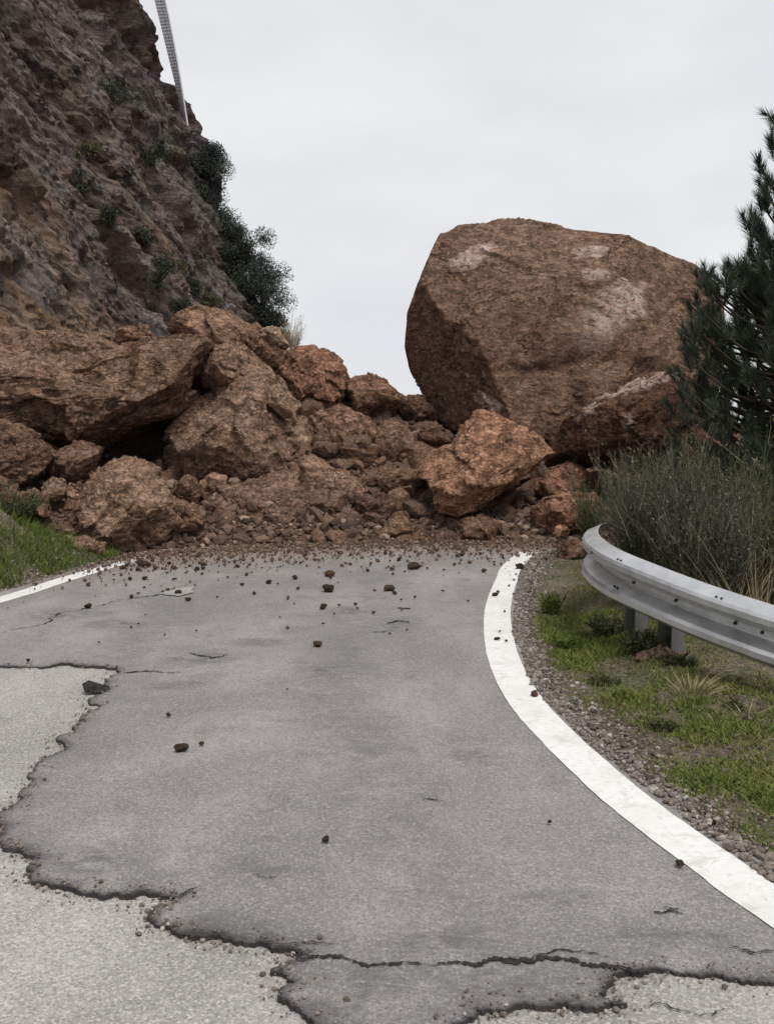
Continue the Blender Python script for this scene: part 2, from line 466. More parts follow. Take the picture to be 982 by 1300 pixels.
WIRE = steel_mat('net_wire', (0.50, 0.50, 0.52), (0.62, 0.62, 0.64), 0.3, 0.6)
def leaf_mat(name, a, b, c, trans=0.15):
    M = Mat(name, 0.75, 0.2)
    M.color(M.ramp(M.attr('tint'), [(0.0, a), (0.5, b), (1.0, c)]))
    return M.m
GRASS = leaf_mat('verge_grass', (0.050, 0.066, 0.016), (0.115, 0.165, 0.030), (0.23, 0.20, 0.08))
NEEDLE = leaf_mat('pine_needles', (0.028, 0.040, 0.028), (0.056, 0.076, 0.052), (0.115, 0.130, 0.09))
BROOM = leaf_mat('grey_broom_twigs', (0.045, 0.046, 0.033), (0.088, 0.088, 0.062), (0.19, 0.165, 0.105))
OLIVE = leaf_mat('olive_scrub', (0.035, 0.045, 0.02), (0.085, 0.095, 0.042), (0.19, 0.165, 0.085))
CLIFF_LEAF = leaf_mat('cliff_scrub_leaves', (0.025, 0.032, 0.024), (0.048, 0.058, 0.044), (0.09, 0.10, 0.075))
STRAW = leaf_mat('dry_straw', (0.17, 0.13, 0.075), (0.32, 0.26, 0.16), (0.45, 0.39, 0.27))
def bark_mat():
    M = Mat('bark', 0.95, 0.1)
    M.color(M.ramp(M.noise(12, 5, 0.7), [(0.35, (0.035, 0.027, 0.02)), (0.65, (0.10, 0.078, 0.06))]))
    M.bump(M.noise(20, 5, 0.7), 0.8, 0.02); return M.m
BARK = bark_mat()

# ================================================================== ROAD LAYOUT
OVER_Z = 0.020
line_px = [(655, 714), (642, 738), (633, 765), (631, 790), (636, 826), (650, 862), (672, 897), (704, 932), (744, 970), (794, 1014), (853, 1059), (920, 1107), (982, 1151)]
lp = [G(x, y, OVER_Z)[:2] for x, y in line_px]
far = [np.array([2.6, 13.2]), np.array([1.95, 11.9])]
near_dir = lp[-1] - lp[-3]; near_dir /= np.linalg.norm(near_dir)
near = [lp[-1] + near_dir * 1.2 + np.array([0.10, 0]), lp[-1] + near_dir * 3.2 + np.array([0.6, 0.0]), lp[-1] + near_dir * 7 + np.array([2.2, 0.0])]
line_r = catmull(far + lp + near, 14)
left_px = [(175, 709), (88, 734), (0, 762)]
ll = [G(x, y, OVER_Z)[:2] for x, y in left_px]
ldir = ll[-1] - ll[0]; ldir /= np.linalg.norm(ldir)
RI = int(np.argmin(np.linalg.norm(line_r - lp[0], axis=1))) - 5
line_l = catmull([ll[0] - ldir * 3.0 + np.array([0.25, 0]), ll[0] - ldir * 1.2 + np.array([0.05, 0])] + ll + [ll[-1] + ldir * 2.5 + np.array([-0.12, 0]), ll[-1] + ldir * 6 + np.array([-0.6, 0]), ll[-1] + ldir * 12.5 + np.array([-2, 0])], 14)
def perp(path):
    t = np.gradient(path, axis=0); t /= np.linalg.norm(t, axis=1)[:, None]
    return np.stack([-t[:, 1], t[:, 0]], 1)          # left of travel
# right line travels towards the camera: its left side is +X (outside)
edge_r = line_r + perp(line_r) * 0.20
edge_l = line_l - perp(line_l) * 0.22
def n2(path, f, amp, seed):
    s = np.concatenate([[0], np.cumsum(np.linalg.norm(np.diff(path, axis=0), axis=1))])
    return fbm(np.stack([s * f, np.full_like(s, seed), np.zeros_like(s)], 1), 3) * amp
edge_r = edge_r + perp(edge_r) * n2(edge_r, 1.3, 0.06, 3.1)[:, None]
edge_l = edge_l + perp(edge_l) * n2(edge_l, 2.0, 0.07, 8.1)[:, None]
_o = np.argsort(edge_r[:, 1]); ERY, ERX = edge_r[_o, 1], edge_r[_o, 0]
_o = np.argsort(edge_l[:, 1]); ELY, ELX = edge_l[_o, 1], edge_l[_o, 0]
def xr(Y): return np.interp(Y, ERY, ERX)
def xl(Y): return np.interp(Y, ELY, ELX)

TOE = np.array([(-6.5, 8.9), (-5, 9.3), (-3.4, 9.75), (-2.3, 10.5), (-1.2, 11.0), (0, 11.35), (1, 11.4), (2, 11.2), (3, 11), (6, 10.5)])
def toe_dist(X, Y): return np.interp(X, TOE[:, 0], TOE[:, 1]) - Y       # metres in front of the debris toe
def dirt_at(X, Y): return np.clip(1.0 - smooth(toe_dist(X, Y), -0.3, 2.0), 0, 1) * 0.85

def fill_poly(poly, spacing, z, extra=None):
    """triangulate a ragged outline with interior points"""
    poly = np.asarray(poly)
    lo, hi = poly.min(0), poly.max(0)
    gx, gy = np.meshgrid(np.arange(lo[0], hi[0], spacing), np.arange(lo[1], hi[1], spacing), indexing='ij')
    pts = np.stack([gx.ravel(), gy.ravel()], 1) + rng.uniform(-.3, .3, (gx.size, 2)) * spacing
    pts = pts[pt_in_poly(pts[:, 0], pts[:, 1], poly.tolist())]
    if extra is not None: pts = np.vstack([pts, extra[pt_in_poly(extra[:, 0], extra[:, 1], poly.tolist())]])
    n = len(poly)
    co = [Vector(p) for p in poly] + [Vector(p) for p in pts]
    ed = [(i, (i + 1) % n) for i in range(n)]
    r = delaunay_2d_cdt(co, ed, [], 1, 1e-5)
    v = np.array([(p.x, p.y) for p in r[0]])
    f = [tuple(t) for t in r[2]]
    return v, f
def poly_edge_dist(v, poly, closed=False):
    d = np.full(len(v), 1e9)
    n = len(poly)
    for i in range(n if closed else n - 1):
        a, b = poly[i], poly[(i + 1) % n]
        ab = b - a; t = np.clip(((v - a) @ ab) / (ab @ ab + 1e-12), 0, 1)
        d = np.minimum(d, np.linalg.norm(v - a - t[:, None] * ab, axis=1))
    return d

# ---- road base (old pale asphalt)
road_poly = np.vstack([edge_r[::2], edge_l[::-1][::2]])
v, f = fill_poly(road_poly, 0.22, 0)
zz = fbm(np.stack([v[:, 0] * 0.9, v[:, 1] * 0.9, np.zeros(len(v))], 1), 3) * 0.006
v3 = np.column_stack([v, zz])
nb = len(v3)
m = bpy.data.meshes.new('road')
m.from_pydata(v3.tolist(), [], f); m.update()
a = m.attributes.new('dirt', 'FLOAT', 'POINT'); a.data.foreach_set('value', dirt_at(v[:, 0], v[:, 1]).astype(np.float32))
m.polygons.foreach_set('use_smooth', [True] * len(m.polygons))
road = struct(link('road', m, OLD_ASPHALT))

# ---- asphalt overlay with a broken ragged edge
rag_px = [(1330, 1300), (1130, 1268), (982, 1248), (925, 1243), (885, 1238), (840, 1232), (805, 1236), (775, 1248), (762, 1262), (796, 1274), (745, 1281), (690, 1279), (640, 1284), (605, 1282), (590, 1298), (560, 1330), (480, 1350), (425, 1335), (400, 1300), (378, 1282), (352, 1268), (372, 1250), (345, 1236), (362, 1222), (385, 1214), (345, 1206), (300, 1198), (262, 1191), (225, 1187), (203, 1178), (190, 1170), (187, 1160), (200, 1150), (222, 1142), (205, 1139), (165, 1139), (125, 1138), (95, 1132), (66, 1127), (44, 1121), (35, 1112), (38, 1099), (41, 1088), (25, 1080), (5, 1076), (-4, 1068), (3, 1052), (-3, 1042), (8, 1030), (22, 1020), (32, 1012), (36, 998), (34, 985), (48, 968), (70, 957), (82, 946), (72, 936), (95, 925), (108, 915), (104, 908), (128, 896), (112, 887), (140, 876), (133, 868), (152, 855), (148, 849), (118, 846), (86, 843), (40, 846), (0, 846), (-60, 849), (-150, 846), (-330, 838)]
rag = [G(x, y, 0.01)[:2] for x, y in rag_px]
def fractal(path, depth, amp):
    for _ in range(depth):
        out = [path[0]]
        for a_, b_ in zip(path[:-1], path[1:]):
            d = b_ - a_; L = np.linalg.norm(d)
            out += [(a_ + b_) / 2 + np.array([-d[1], d[0]]) * random.uniform(-amp, amp), b_]
        path = out
    return path
rag = np.array(fractal(fractal(rag, 2, 0.24), 2, 0.34))
ov = []
ie = np.argmin(np.linalg.norm(edge_r - rag[0], axis=1))
er = edge_r[:ie][1::2]          # far -> near
el = edge_l[1::2]
ke = np.argmin(np.linalg.norm(el - rag[-1], axis=1))
inset = 0.015
er_in = er - perp(er) * inset; el_in = el[:ke] + perp(el[:ke]) * inset
over_poly = np.vstack([er_in, rag, el_in[::-1]])
rp = perp(rag)
extra = np.vstack([rag + rp * sg * o_ for o_ in (0.012, 0.03, 0.06) for sg in (-1, 1)])
v, f = fill_poly(over_poly, 0.07, 0, extra)
ed = poly_edge_dist(v, rag)
base_n = fbm(np.stack([v[:, 0] * 0.9, v[:, 1] * 0.9, np.zeros(len(v))], 1), 3) * 0.006
top = base_n + OVER_Z - 0.004 + 0.008 * smooth(ed, 0, 0.05) * (0.5 + 0.3 * fbm(np.column_stack([v * 3, np.zeros(len(v))]), 2))
top = np.maximum(top, base_n + 0.009)
feather = np.exp(-ed / 0.07) * np.clip(0.1 + 2.2 * fbm(np.column_stack([v * 2.6 + 11, np.zeros(len(v))]), 3), 0, 1)
top = base_n + 0.007 + (top - base_n - 0.007) * (1 - feather)
nse = fbm(np.column_stack([v * 4.5, np.zeros(len(v))]), 4, 0.6)
nearf = smooth(-v[:, 1], -4.4, -3.0)
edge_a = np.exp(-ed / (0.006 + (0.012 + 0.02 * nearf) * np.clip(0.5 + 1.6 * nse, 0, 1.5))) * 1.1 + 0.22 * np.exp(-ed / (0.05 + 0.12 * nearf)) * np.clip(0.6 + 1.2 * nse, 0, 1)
bm = bmesh.new()
bv = [bm.verts.new((x, y, z)) for (x, y), z in zip(v, top)]
for t in f: bm.faces.new([bv[i] for i in t])
bm.normal_update()
for q in bm.faces:
    if q.normal.z < 0: q.normal_flip()
bound = [e for e in bm.edges if len(e.link_faces) == 1]
r = bmesh.ops.extrude_edge_only(bm, edges=bound)
for g in r['geom']:
    if isinstance(g, bmesh.types.BMVert): g.co.z -= 0.045
bmesh.ops.recalc_face_normals(bm, faces=bm.faces)
m = bpy.data.meshes.new('asphalt_overlay'); bm.to_mesh(m); bm.free()
co = np.empty(len(m.vertices) * 3, np.float32); m.vertices.foreach_get('co', co); co = co.reshape(-1, 3)
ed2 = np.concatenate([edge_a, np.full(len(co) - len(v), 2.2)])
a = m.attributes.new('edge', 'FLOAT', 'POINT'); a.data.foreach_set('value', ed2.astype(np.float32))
a = m.attributes.new('dirt', 'FLOAT', 'POINT'); a.data.foreach_set('value', dirt_at(co[:, 0], co[:, 1]).astype(np.float32))
st = np.zeros(len(co))
for px, py, ax, ay in [(255, 835, 55, 10), (505, 792, 28, 10), (150, 792, 60, 7), (330, 815, 40, 6), (120, 870, 40, 10), (420, 850, 50, 8), (215, 870, 40, 6), (330, 1100, 60, 16), (560, 1195, 140, 18), (640, 1250, 120, 22), (480, 1245, 110, 18), (420, 1280, 60, 20), (850, 1190, 120, 16), (120, 1090, 90, 22), (300, 1165, 80, 14), (700, 1140, 70, 12), (450, 775, 40, 6), (80, 780, 60, 8), (600, 960, 40, 8)]:
    c0 = G(px, py, OVER_Z); rx = ax / FPX * c0[1]; ry = abs(G(px, py - ay, OVER_Z)[1] - c0[1])
    e = np.sqrt(((co[:, 0] - c0[0]) / rx) ** 2 + ((co[:, 1] - c0[1]) / ry) ** 2)
    st = np.maximum(st, 1 - smooth(e, 0.3, 1.25))
lx = np.interp(co[:, 1], line_r[::-1, 1], line_r[::-1, 0])
for off, wd in ((0.95, 0.22), (2.35, 0.24)):
    st = np.maximum(st, 0.45 * np.exp(-((lx - co[:, 0] - off) / wd) ** 2))
a = m.attributes.new('stain', 'FLOAT', 'POINT'); a.data.foreach_set('value', st.astype(np.float32))
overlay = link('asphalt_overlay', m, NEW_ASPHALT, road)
def over_z(x, y):
    return float(fbm(np.array([[x * 0.9, y * 0.9, 0]]), 3)[0]) * 0.006 + OVER_Z + 0.002

# ---- painted edge lines
def ribbon(path, half, z, seed):
    s = np.concatenate([[0], np.cumsum(np.linalg.norm(np.diff(path, axis=0), axis=1))])
    S = np.arange(0, s[-1], 0.02)
    c = np.stack([np.interp(S, s, path[:, 0]), np.interp(S, s, path[:, 1])], 1)
    p = perp(c)
    w = [half * (1 + 0.05 * fbm(np.stack([S * 9, np.full_like(S, seed + k), S * 0], 1), 3)) for k in (0, 5)]
    A = c + p * w[0][:, None]; B = c - p * w[1][:, None]
    K = 5
    rows = np.stack([A + (B - A) * k / (K - 1) for k in range(K)], 1).reshape(-1, 2)
    zz = fbm(np.column_stack([rows * 0.9, np.zeros(len(rows))]), 3) * 0.006 + z
    return mesh_np('edge_line', np.column_stack([rows, zz]), grid_faces(len(c), K), True, {'dirt': np.clip(1 - smooth(toe_dist(rows[:, 0], rows[:, 1]), 0.1, 0.9), 0, 1)})
for path, half, lab in ((line_r[RI:], 0.095, 5), (line_l, 0.085, 9)):
    link('edge_line', ribbon(path, half, OVER_Z + 0.0035, lab), PAINT, road)

# ---- cracks and scuffs in the asphalt
def crack(px_pts, w0, z):
    pts = [G(x, y, z)[:2] for x, y in px_pts]
    pts = np.array(fractal(pts, 4, 0.22))
    n = len(pts); p = perp(pts)
    w = w0 * np.sin(np.linspace(0.05, math.pi - 0.05, n)) ** 0.6 * (0.15 + 1.3 * rng.random(n))
    A = pts + p * w[:, None]; B = pts - p * w[:, None]
    rows = np.stack([A, B], 1).reshape(-1, 2)
    zz = fbm(np.column_stack([rows * 0.9, np.zeros(len(rows))]), 3) * 0.006 + z
    return link('crack', mesh_np('crack', np.column_stack([rows, zz]), grid_faces(n, 2)), CRACK, road)
zc = OVER_Z + 0.005
for pts, w in [([(330, 1192), (370, 1196), (430, 1198)], .003), ([(360, 1208), (400, 1213), (440, 1216), (500, 1222), (560, 1222)], .008), ([(555, 1221), (600, 1223), (640, 1218), (690, 1214), (740, 1222), (790, 1226), (850, 1231)], .012), ([(640, 1214), (700, 1207), (780, 1213)], .003),
               ([(828, 1158), (850, 1155), (868, 1160)], .006), ([(840, 1150), (862, 1153)], .003), ([(535, 1015), (562, 1016)], .004),
               ([(218, 1140), (238, 1131), (256, 1126)], .005), ([(490, 792), (505, 788), (520, 790)], .012), ([(470, 802), (500, 800)], .006),
               ([(320, 1110), (352, 1112)], .003), ([(160, 760), (205, 754), (240, 742)], .010), ([(0, 806), (60, 790), (130, 768), (190, 757)], .006),
               ([(505, 771), (520, 773)], .02), ([(240, 828), (268, 835), (290, 830)], .010), ([(150, 855), (190, 852), (230, 853)], .010), ([(925, 1200), (982, 1206)], .004)]:
    crack(pts, w, zc)
for pts, w in [([(820, 1276), (870, 1282), (930, 1279)], .003)]:
    crack(pts, w, 0.006)
# pale worn scab where the overlay has peeled
for pts in ([(205, 754), (222, 748), (250, 745), (246, 752), (228, 757)],):
    q = np.array(fractal([G(x, y, zc)[:2] for x, y in pts + pts[:1]], 2, 0.15))[:-1]
    vv, ff = fill_poly(q, 0.08, 0)
    m = bpy.data.meshes.new('worn_scab'); m.from_pydata(np.column_stack([vv, np.full(len(vv), zc + 0.002)]).tolist(), [], ff); m.update()
    link('worn_patch', m, OLD_ASPHALT, road)

# ================================================================== DEBRIS MOUND (terrain)
ctrl = [(x, y, -0.02) for x, y in TOE] + [(x, y - 0.9, -0.45) for x, y in TOE] + [
    (-5, 10.8, .75), (-3.7, 11.2, .5), (-2.4, 11.9, .35), (-1.2, 12.2, .55), (0, 12.4, .5), (1, 12.5, .4), (2, 12.2, .35), (3.2, 12.3, .2),
    (-6, 13, 1.7), (-4.9, 13.6, 1.4), (-3.6, 13.6, .55), (-2.4, 13.7, .6), (-1.4, 13.5, 1.35), (-.5, 13.6, 1.3), (.2, 13.8, 1.15), (1, 14, .6), (2.2, 13.8, .6), (3.5, 13.6, .45),
    (-7, 16, 2.5), (-5.5, 15.4, 2.35), (-4.2, 15.6, 2.2), (-3, 15.6, 2.2), (-2, 15.4, 2.0), (-1.2, 15.2, 1.8), (-.4, 15.2, 1.62), (.35, 15.4, 1.5), (.9, 15.6, 1.2), (1.6, 15.4, .8), (2.8, 15, .75), (4.2, 14.8, .3),
    (-6.5, 18, 2.7), (-4.3, 17.5, 2.5), (-3, 17.5, 2.45), (-1.6, 17.2, 1.8), (-.4, 17, 1.4), (.6, 17, 1.2), (2, 17, .8), (4, 17, .5), (5.5, 15, -.3), (5.5, 18, -.2),
    (-6, 22, 2.6), (-3.5, 22, 2.3), (-1, 21, 1.0), (1, 21, .5), (3, 21, .3), (5, 21, -.3), (-3, 27, .6), (0, 25, 0), (3, 25, -.2)]
ctrl = np.array(ctrl)
def mound(X, Y):
    X = np.asarray(X, float).ravel(); Y = np.asarray(Y, float).ravel()
    d2 = (X[:, None] - ctrl[None, :, 0]) ** 2 + (Y[:, None] - ctrl[None, :, 1]) ** 2
    w = np.exp(-d2 / (2 * 0.62 ** 2)) + 1e-5 / (d2 + 0.3)
    z = (w * ctrl[:, 2]).sum(1) / w.sum(1)
    return z
def mound_full(X, Y):
    X = np.asarray(X, float).ravel(); Y = np.asarray(Y, float).ravel()
    p = np.stack([X, Y, np.zeros(len(X))], 1)
    z = mound(X, Y)
    k = smooth(z, -0.15, 0.3)
    return z + k * (0.17 * fbm(p * 1.4, 4, 0.55) + 0.08 * fbm(p * 4.5, 4, 0.6, True)) + 0.02 * fbm(p * 5 + 9, 3)
gx = np.arange(-8.4, 6.0, 0.06); gy = np.arange(8.6, 26, 0.075)
X, Y = np.meshgrid(gx, gy, indexing='ij')
Z = mound_full(X, Y)
debris = struct(link('debris_slope', mesh_np('debris_slope', np.stack([X.ravel(), Y.ravel(), Z], 1), grid_faces(len(gx), len(gy))), SOIL))
def hit_mound(px, py):
    ys = np.arange(8.8, 24, 0.04); d = ray(px, py)
    x = d[0] * ys / d[1]; z = CAM_H + d[2] * ys / d[1]
    k = np.nonzero(z < mound(x, ys))[0]
    if len(k) == 0 or k[0] == 0: return None
    return np.array([x[k[0]], ys[k[0]], z[k[0]]])

# ================================================================== GROUND SHEET
RAIL_T = 1.35
def ground_z(X, Y):
    X = np.asarray(X, float).ravel(); Y = np.asarray(Y, float).ravel()
    p = np.stack([X, Y, np.zeros(len(X))], 1)
    tr = X - xr(np.clip(Y, -6, 13)); tl = xl(np.clip(Y, -6, 13)) - X
    rough = 0.022 * fbm(p * 2.2, 4) + 0.010 * fbm(p * 9, 3)
    zr = 0.004 + 0.5 * rough * smooth(tr, 0, 0.3) + rough * smooth(tr, 0.2, 0.6) + 0.05 * smooth(tr, 0.35, 0.7) - 0.34 * np.maximum(tr - 1.15, 0)
    zr = np.where(tr > 1.15, np.maximum(zr, -14 + 0 * zr), zr) + 0.6 * fbm(p * 0.12, 3) * smooth(tr, 4, 20)
    bank = 0.85 * np.clip(tl - 0.12, 0, 1.2) * smooth(toe_dist(X, Y), -0.9, 0.2)
    zl = 0.004 + rough * smooth(tl, 0, .3) * 2.2 + bank + 0.2 * np.clip(tl - 1.3, 0, 6) * smooth(toe_dist(X, Y), -0.9, 0.2)
    z = np.where(tr > 0, zr, np.where(tl > 0, zl, -0.05))
    near_edge = np.minimum(np.abs(tr), np.abs(tl))
    fade = smooth(np.sqrt(X ** 2 + (Y - 8) ** 2), 30, 120)
    return z * (1 - fade) + fade * (-14.0)
def axis(lo, hi, fine, far):
    a_ = list(np.arange(lo, hi, fine)); s = fine
    up = []; x = hi
    while x < far: up.append(x); s *= 1.35; x += s
    up.append(far)
    dn = []; s = fine; x = lo - fine
    while x > -far: dn.append(x); s *= 1.35; x -= s
    dn.append(-far)
    return np.array(dn[::-1] + a_ + up)
gx, gy = axis(-6, 6.0, 0.055, 900), axis(1.8, 14, 0.06, 900)
X, Y = np.meshgrid(gx, gy, indexing='ij')
Z = ground_z(X, Y)
struct(link('ground', mesh_np('ground', np.stack([X.ravel(), Y.ravel(), Z], 1), grid_faces(len(gx), len(gy))), GROUND))

# ================================================================== CLIFF
def build_cliff():
    LEAN = 0.43
    ys = np.arange(7.0, 31.0, 0.075)
    base_x = -5.4 + 0.205 * (ys - 16.5) + 0.35 * np.sin(ys * 0.55) * smooth(-ys, -29, -24)
    pts = [np.array([x, y]) for x, y in zip(base_x, ys)]
    c = pts[-1]; dir0 = math.atan2(1, 0.193)
    for k in range(60):                            # turns away round the corner
        ang = dir0 + math.radians(96) * min(1, (k + 1) / 14)
        st = 0.10 + 0.012 * k ** 1.2
        c = c + st * np.array([math.cos(ang), math.sin(ang)]); pts.append(c)
    pts = np.array(pts)
    nrm = -perp(pts)                               # towards the road
    s = np.concatenate([[0], np.cumsum(np.linalg.norm(np.diff(pts, axis=0), axis=1))])
    hs = np.concatenate([np.arange(-0.5, 17.0, 0.075), 17 + np.cumsum(np.linspace(0.1, 1.2, 22))])
    S, H = np.meshgrid(s, hs, indexing='ij')
    lean = np.where(H < 17, H * LEAN, 17 * LEAN + (H - 17) * 1.8)
    n_main = np.array([0.982, -0.19])
    B = pts[:, None, :] - n_main[None, None, :] * lean[..., None]
    p = np.stack([S.ravel(), H.ravel(), np.zeros(S.size)], 1)
    th = math.radians(50)                          # steep beds dipping to the right
    u = p[:, 0] * math.sin(th) + p[:, 1] * math.cos(th)      # across beds
    w = p[:, 0] * math.cos(th) - p[:, 1] * math.sin(th)      # along beds
    wob = 0.5 * fbm(p * 0.35, 3)
    q1 = np.stack([(u + wob) * 1.0, w * 0.14, np.zeros(len(u))], 1)
    d = 0.34 * fbm(q1 * 0.55, 3, ridged=True) + 0.26 * fbm(q1 * 1.7 + 5, 4, 0.55, ridged=True)
    cp = np.stack([u * 1.0, w * 0.34, np.zeros(len(u))], 1) + 0.25 * np.stack([fbm(p * 1.2, 2), fbm(p * 1.2 + 40, 2), np.zeros(len(u))], 1)
    for n, amp, tl in ((700, 0.11, 0.16), (3600, 0.085, 0.26)):
        cc = np.stack([rng.uniform(cp[:, 0].min(), cp[:, 0].max(), n), rng.uniform(cp[:, 1].min(), cp[:, 1].max(), n), np.zeros(n)], 1)
        d += cells(cp, cc, rng.normal(0, amp, n), rng.normal(0, tl, (n, 3)))
    d += 0.10 * fbm(p * 3.5, 4, 0.6) + 0.05 * fbm(p * 9, 3, 0.6, True)
    d = d.reshape(S.shape)
    for _ in range(2):
        dp = np.pad(d, 1, mode='edge')
        d = (dp[:-2, 1:-1] + dp[2:, 1:-1] + dp[1:-1, :-2] + dp[1:-1, 2:] + 2 * d) / 6
    pf = np.stack([S.ravel(), H.ravel(), np.zeros(S.size)], 1)
    pb = np.stack([u * 1.15, w * 0.2, np.zeros(len(u))], 1) + 0.2 * np.stack([fbm(pf * 0.9 + 30 * k, 3) for k in range(3)], 1)
    d = d + (0.26 * fbm(pb * 1.9, 5, 0.64, True) + 0.17 * fbm(pf * 2.4 + 8, 5, 0.68) + 0.05 * fbm(pf * 7 + 3, 3, 0.65, True)).reshape(S.shape)
    damp = smooth(H, -0.5, 1.5) * 0.4 + 0.6
    xy = B + nrm[:, None, :] * (d * damp)[..., None]
    zz = H + 0.12 * d
    v = np.concatenate([xy, zz[..., None]], -1).reshape(-1, 3)
    och = (smooth(-S, -17.5, -11.0) * smooth(-H, -8.5, -4.0) + 0.55 * np.exp(-((S - 16.5 + 0.55 * (H - 8)) / 1.5) ** 2)).ravel()
    o = link('cliff', mesh_np('cliff', v, grid_faces(*S.shape)[:, ::-1], False, {'bed': u, 'along': w, 'ochre': np.clip(och, 0, 1)}), CLIFF)
    struct(o)
    return v.reshape(S.shape + (3,)), s, hs
CV, CS, CHS = build_cliff()

# ================================================================== ROCKS
ROCKS = []       # (outline, front Y)
def rock(name, outline, Y, depth, label, cat='rock', sub=5, rough=1.0, facets=16, boxy=0.75, tint=(1, 1, 1), planes=(), mat=None, seed=0, scar=None, group=None, blocks=26, blk=1.0, trim=5):
    r_ = np.random.default_rng(seed + 1000)
    Yo = Y - depth * max(0.0, 0.85 - boxy) * 0.5        # the near rim is what shows against the back
    pts = np.array([P(x, y, Yo) for x, y in outline])
    xz = pts[:, [0, 2]]
    lo, hi = xz.min(0), xz.max(0)
    c = xz.mean(0) * 0.5 + (lo + hi) / 4
    q = xz - c
    th = np.linspace(-math.pi, math.pi, 361)
    R = np.zeros(361)
    for k, t in enumerate(th):
        d = np.array([math.cos(t), math.sin(t)])
        best = 0
        for i in range(len(q)):
            a_, b_ = q[i], q[(i + 1) % len(q)]; e = b_ - a_
            den = d[0] * e[1] - d[1] * e[0]
            if abs(den) < 1e-9: continue
            s_ = (a_[0] * e[1] - a_[1] * e[0]) / den
            u_ = (a_[0] * d[1] - a_[1] * d[0]) / den
            if s_ > 0 and -1e-6 <= u_ <= 1 + 1e-6: best = max(best, s_)
        R[k] = best
    v, f = ico(sub)
    size = float(R.mean())
    rho = np.hypot(v[:, 0], v[:, 2]); ang = np.arctan2(v[:, 2], v[:, 0])
    phi = np.arctan2(np.abs(v[:, 1]), rho)
    rr = np.cos(phi) ** boxy; ww = np.sin(phi) ** boxy * np.sign(v[:, 1])
    Rt = np.interp(ang, th, R)
    p = np.stack([np.cos(ang) * Rt * rr, depth * ww, np.sin(ang) * Rt * rr], 1)
    allp = [(np.array(n, float), fr) for n, fr in planes]
    for k in range(facets):
        n = r_.normal(size=3); n[1] = -abs(n[1]) - 0.35 if k % 4 else abs(n[1]) + 0.5
        allp.append((n, r_.uniform(0.66, 0.90)))
    for n, fr in allp:
        n = n / np.linalg.norm(n)
        dt = p @ n; lim = dt.max() * fr
        p = p - np.maximum(dt - lim, 0)[:, None] * n * 0.92
    for k in range(trim):
        n = r_.normal(size=3); n /= np.linalg.norm(n)
        dt = p @ n; p = p - np.maximum(dt - dt.max() * r_.uniform(0.88, 0.96), 0)[:, None] * n
    nr = p / (np.linalg.norm(p, axis=1)[:, None] + 1e-9)
    # rim keeps the outline: fades the coarse shaping near the silhouette
    cc = nr[r_.integers(0, len(nr), blocks)] * 1.0
    pn = p / size
    ccp = pn[r_.integers(0, len(pn), blocks)]
    warp = pn + 0.10 * np.stack([fbm(pn * 3 + 3 * k + seed, 2) for k in range(3)], 1)
    disp = cells(warp, ccp, r_.normal(0, 0.030, blocks), r_.normal(0, 0.17, (blocks, 3))) * size * blk
    nb2 = blocks * 6
    ccp2 = pn[r_.integers(0, len(pn), nb2)]
    disp = disp + rough * cells(warp + 0.04 * np.stack([fbm(pn * 8 + 5 * k + seed, 2) for k in range(3)], 1), ccp2, r_.normal(0, 0.013, nb2), r_.normal(0, 0.13, (nb2, 3))) * size * blk ** 2
    disp = disp + size * rough * (0.02 * fbm(pn * 1.7 + seed * 3.1, 3) + 0.035 * fbm(pn * 4 + seed, 4, 0.6, True))
    if sub >= 5: disp = disp + min(size, 1.0) * rough * 0.030 * fbm(p * 9 + seed, 3, 0.6, True)
    rim = smooth(rr, 0.86, 1.0)
    if boxy < 0.55: disp = disp * (1 - 0.72 * rim)
    p = p + nr * (disp - 0.02 * size)[:, None]
    loc = np.array([c[0], Y, c[1]])
    attrs = {}
    if scar is not None:
        w = p + loc
        # marks sit on the face at their own place in the rock's coordinates
        s_ = np.zeros(len(p))
        for mx, my, ax, ay, rot in scar:
            mc = P(mx, my, Yo) - loc; a1 = ax / FPX * Yo; a2 = ay / FPX * Yo
            dx, dz = p[:, 0] - mc[0], p[:, 2] - mc[2]
            ca, sa = math.cos(rot), math.sin(rot)
            e = np.sqrt(((dx * ca + dz * sa) / a1) ** 2 + ((-dx * sa + dz * ca) / a2) ** 2)
            e = e + 0.5 * fbm(p * 2.6 + mx, 3, 0.6) + 0.75 * fbm(p * 8 + mx, 4, 0.65)
            s_ = np.maximum(s_, smooth(-e, -1.05, -0.75) * (p[:, 1] < 0))
        attrs['scar'] = s_
    o = link(name, mesh_np(name, p, f, True, attrs), mat or ROCK, loc=loc)
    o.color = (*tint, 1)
    tag(o, label, cat, group)
    ROCKS.append((outline, Y - depth * 0.6))
    return o

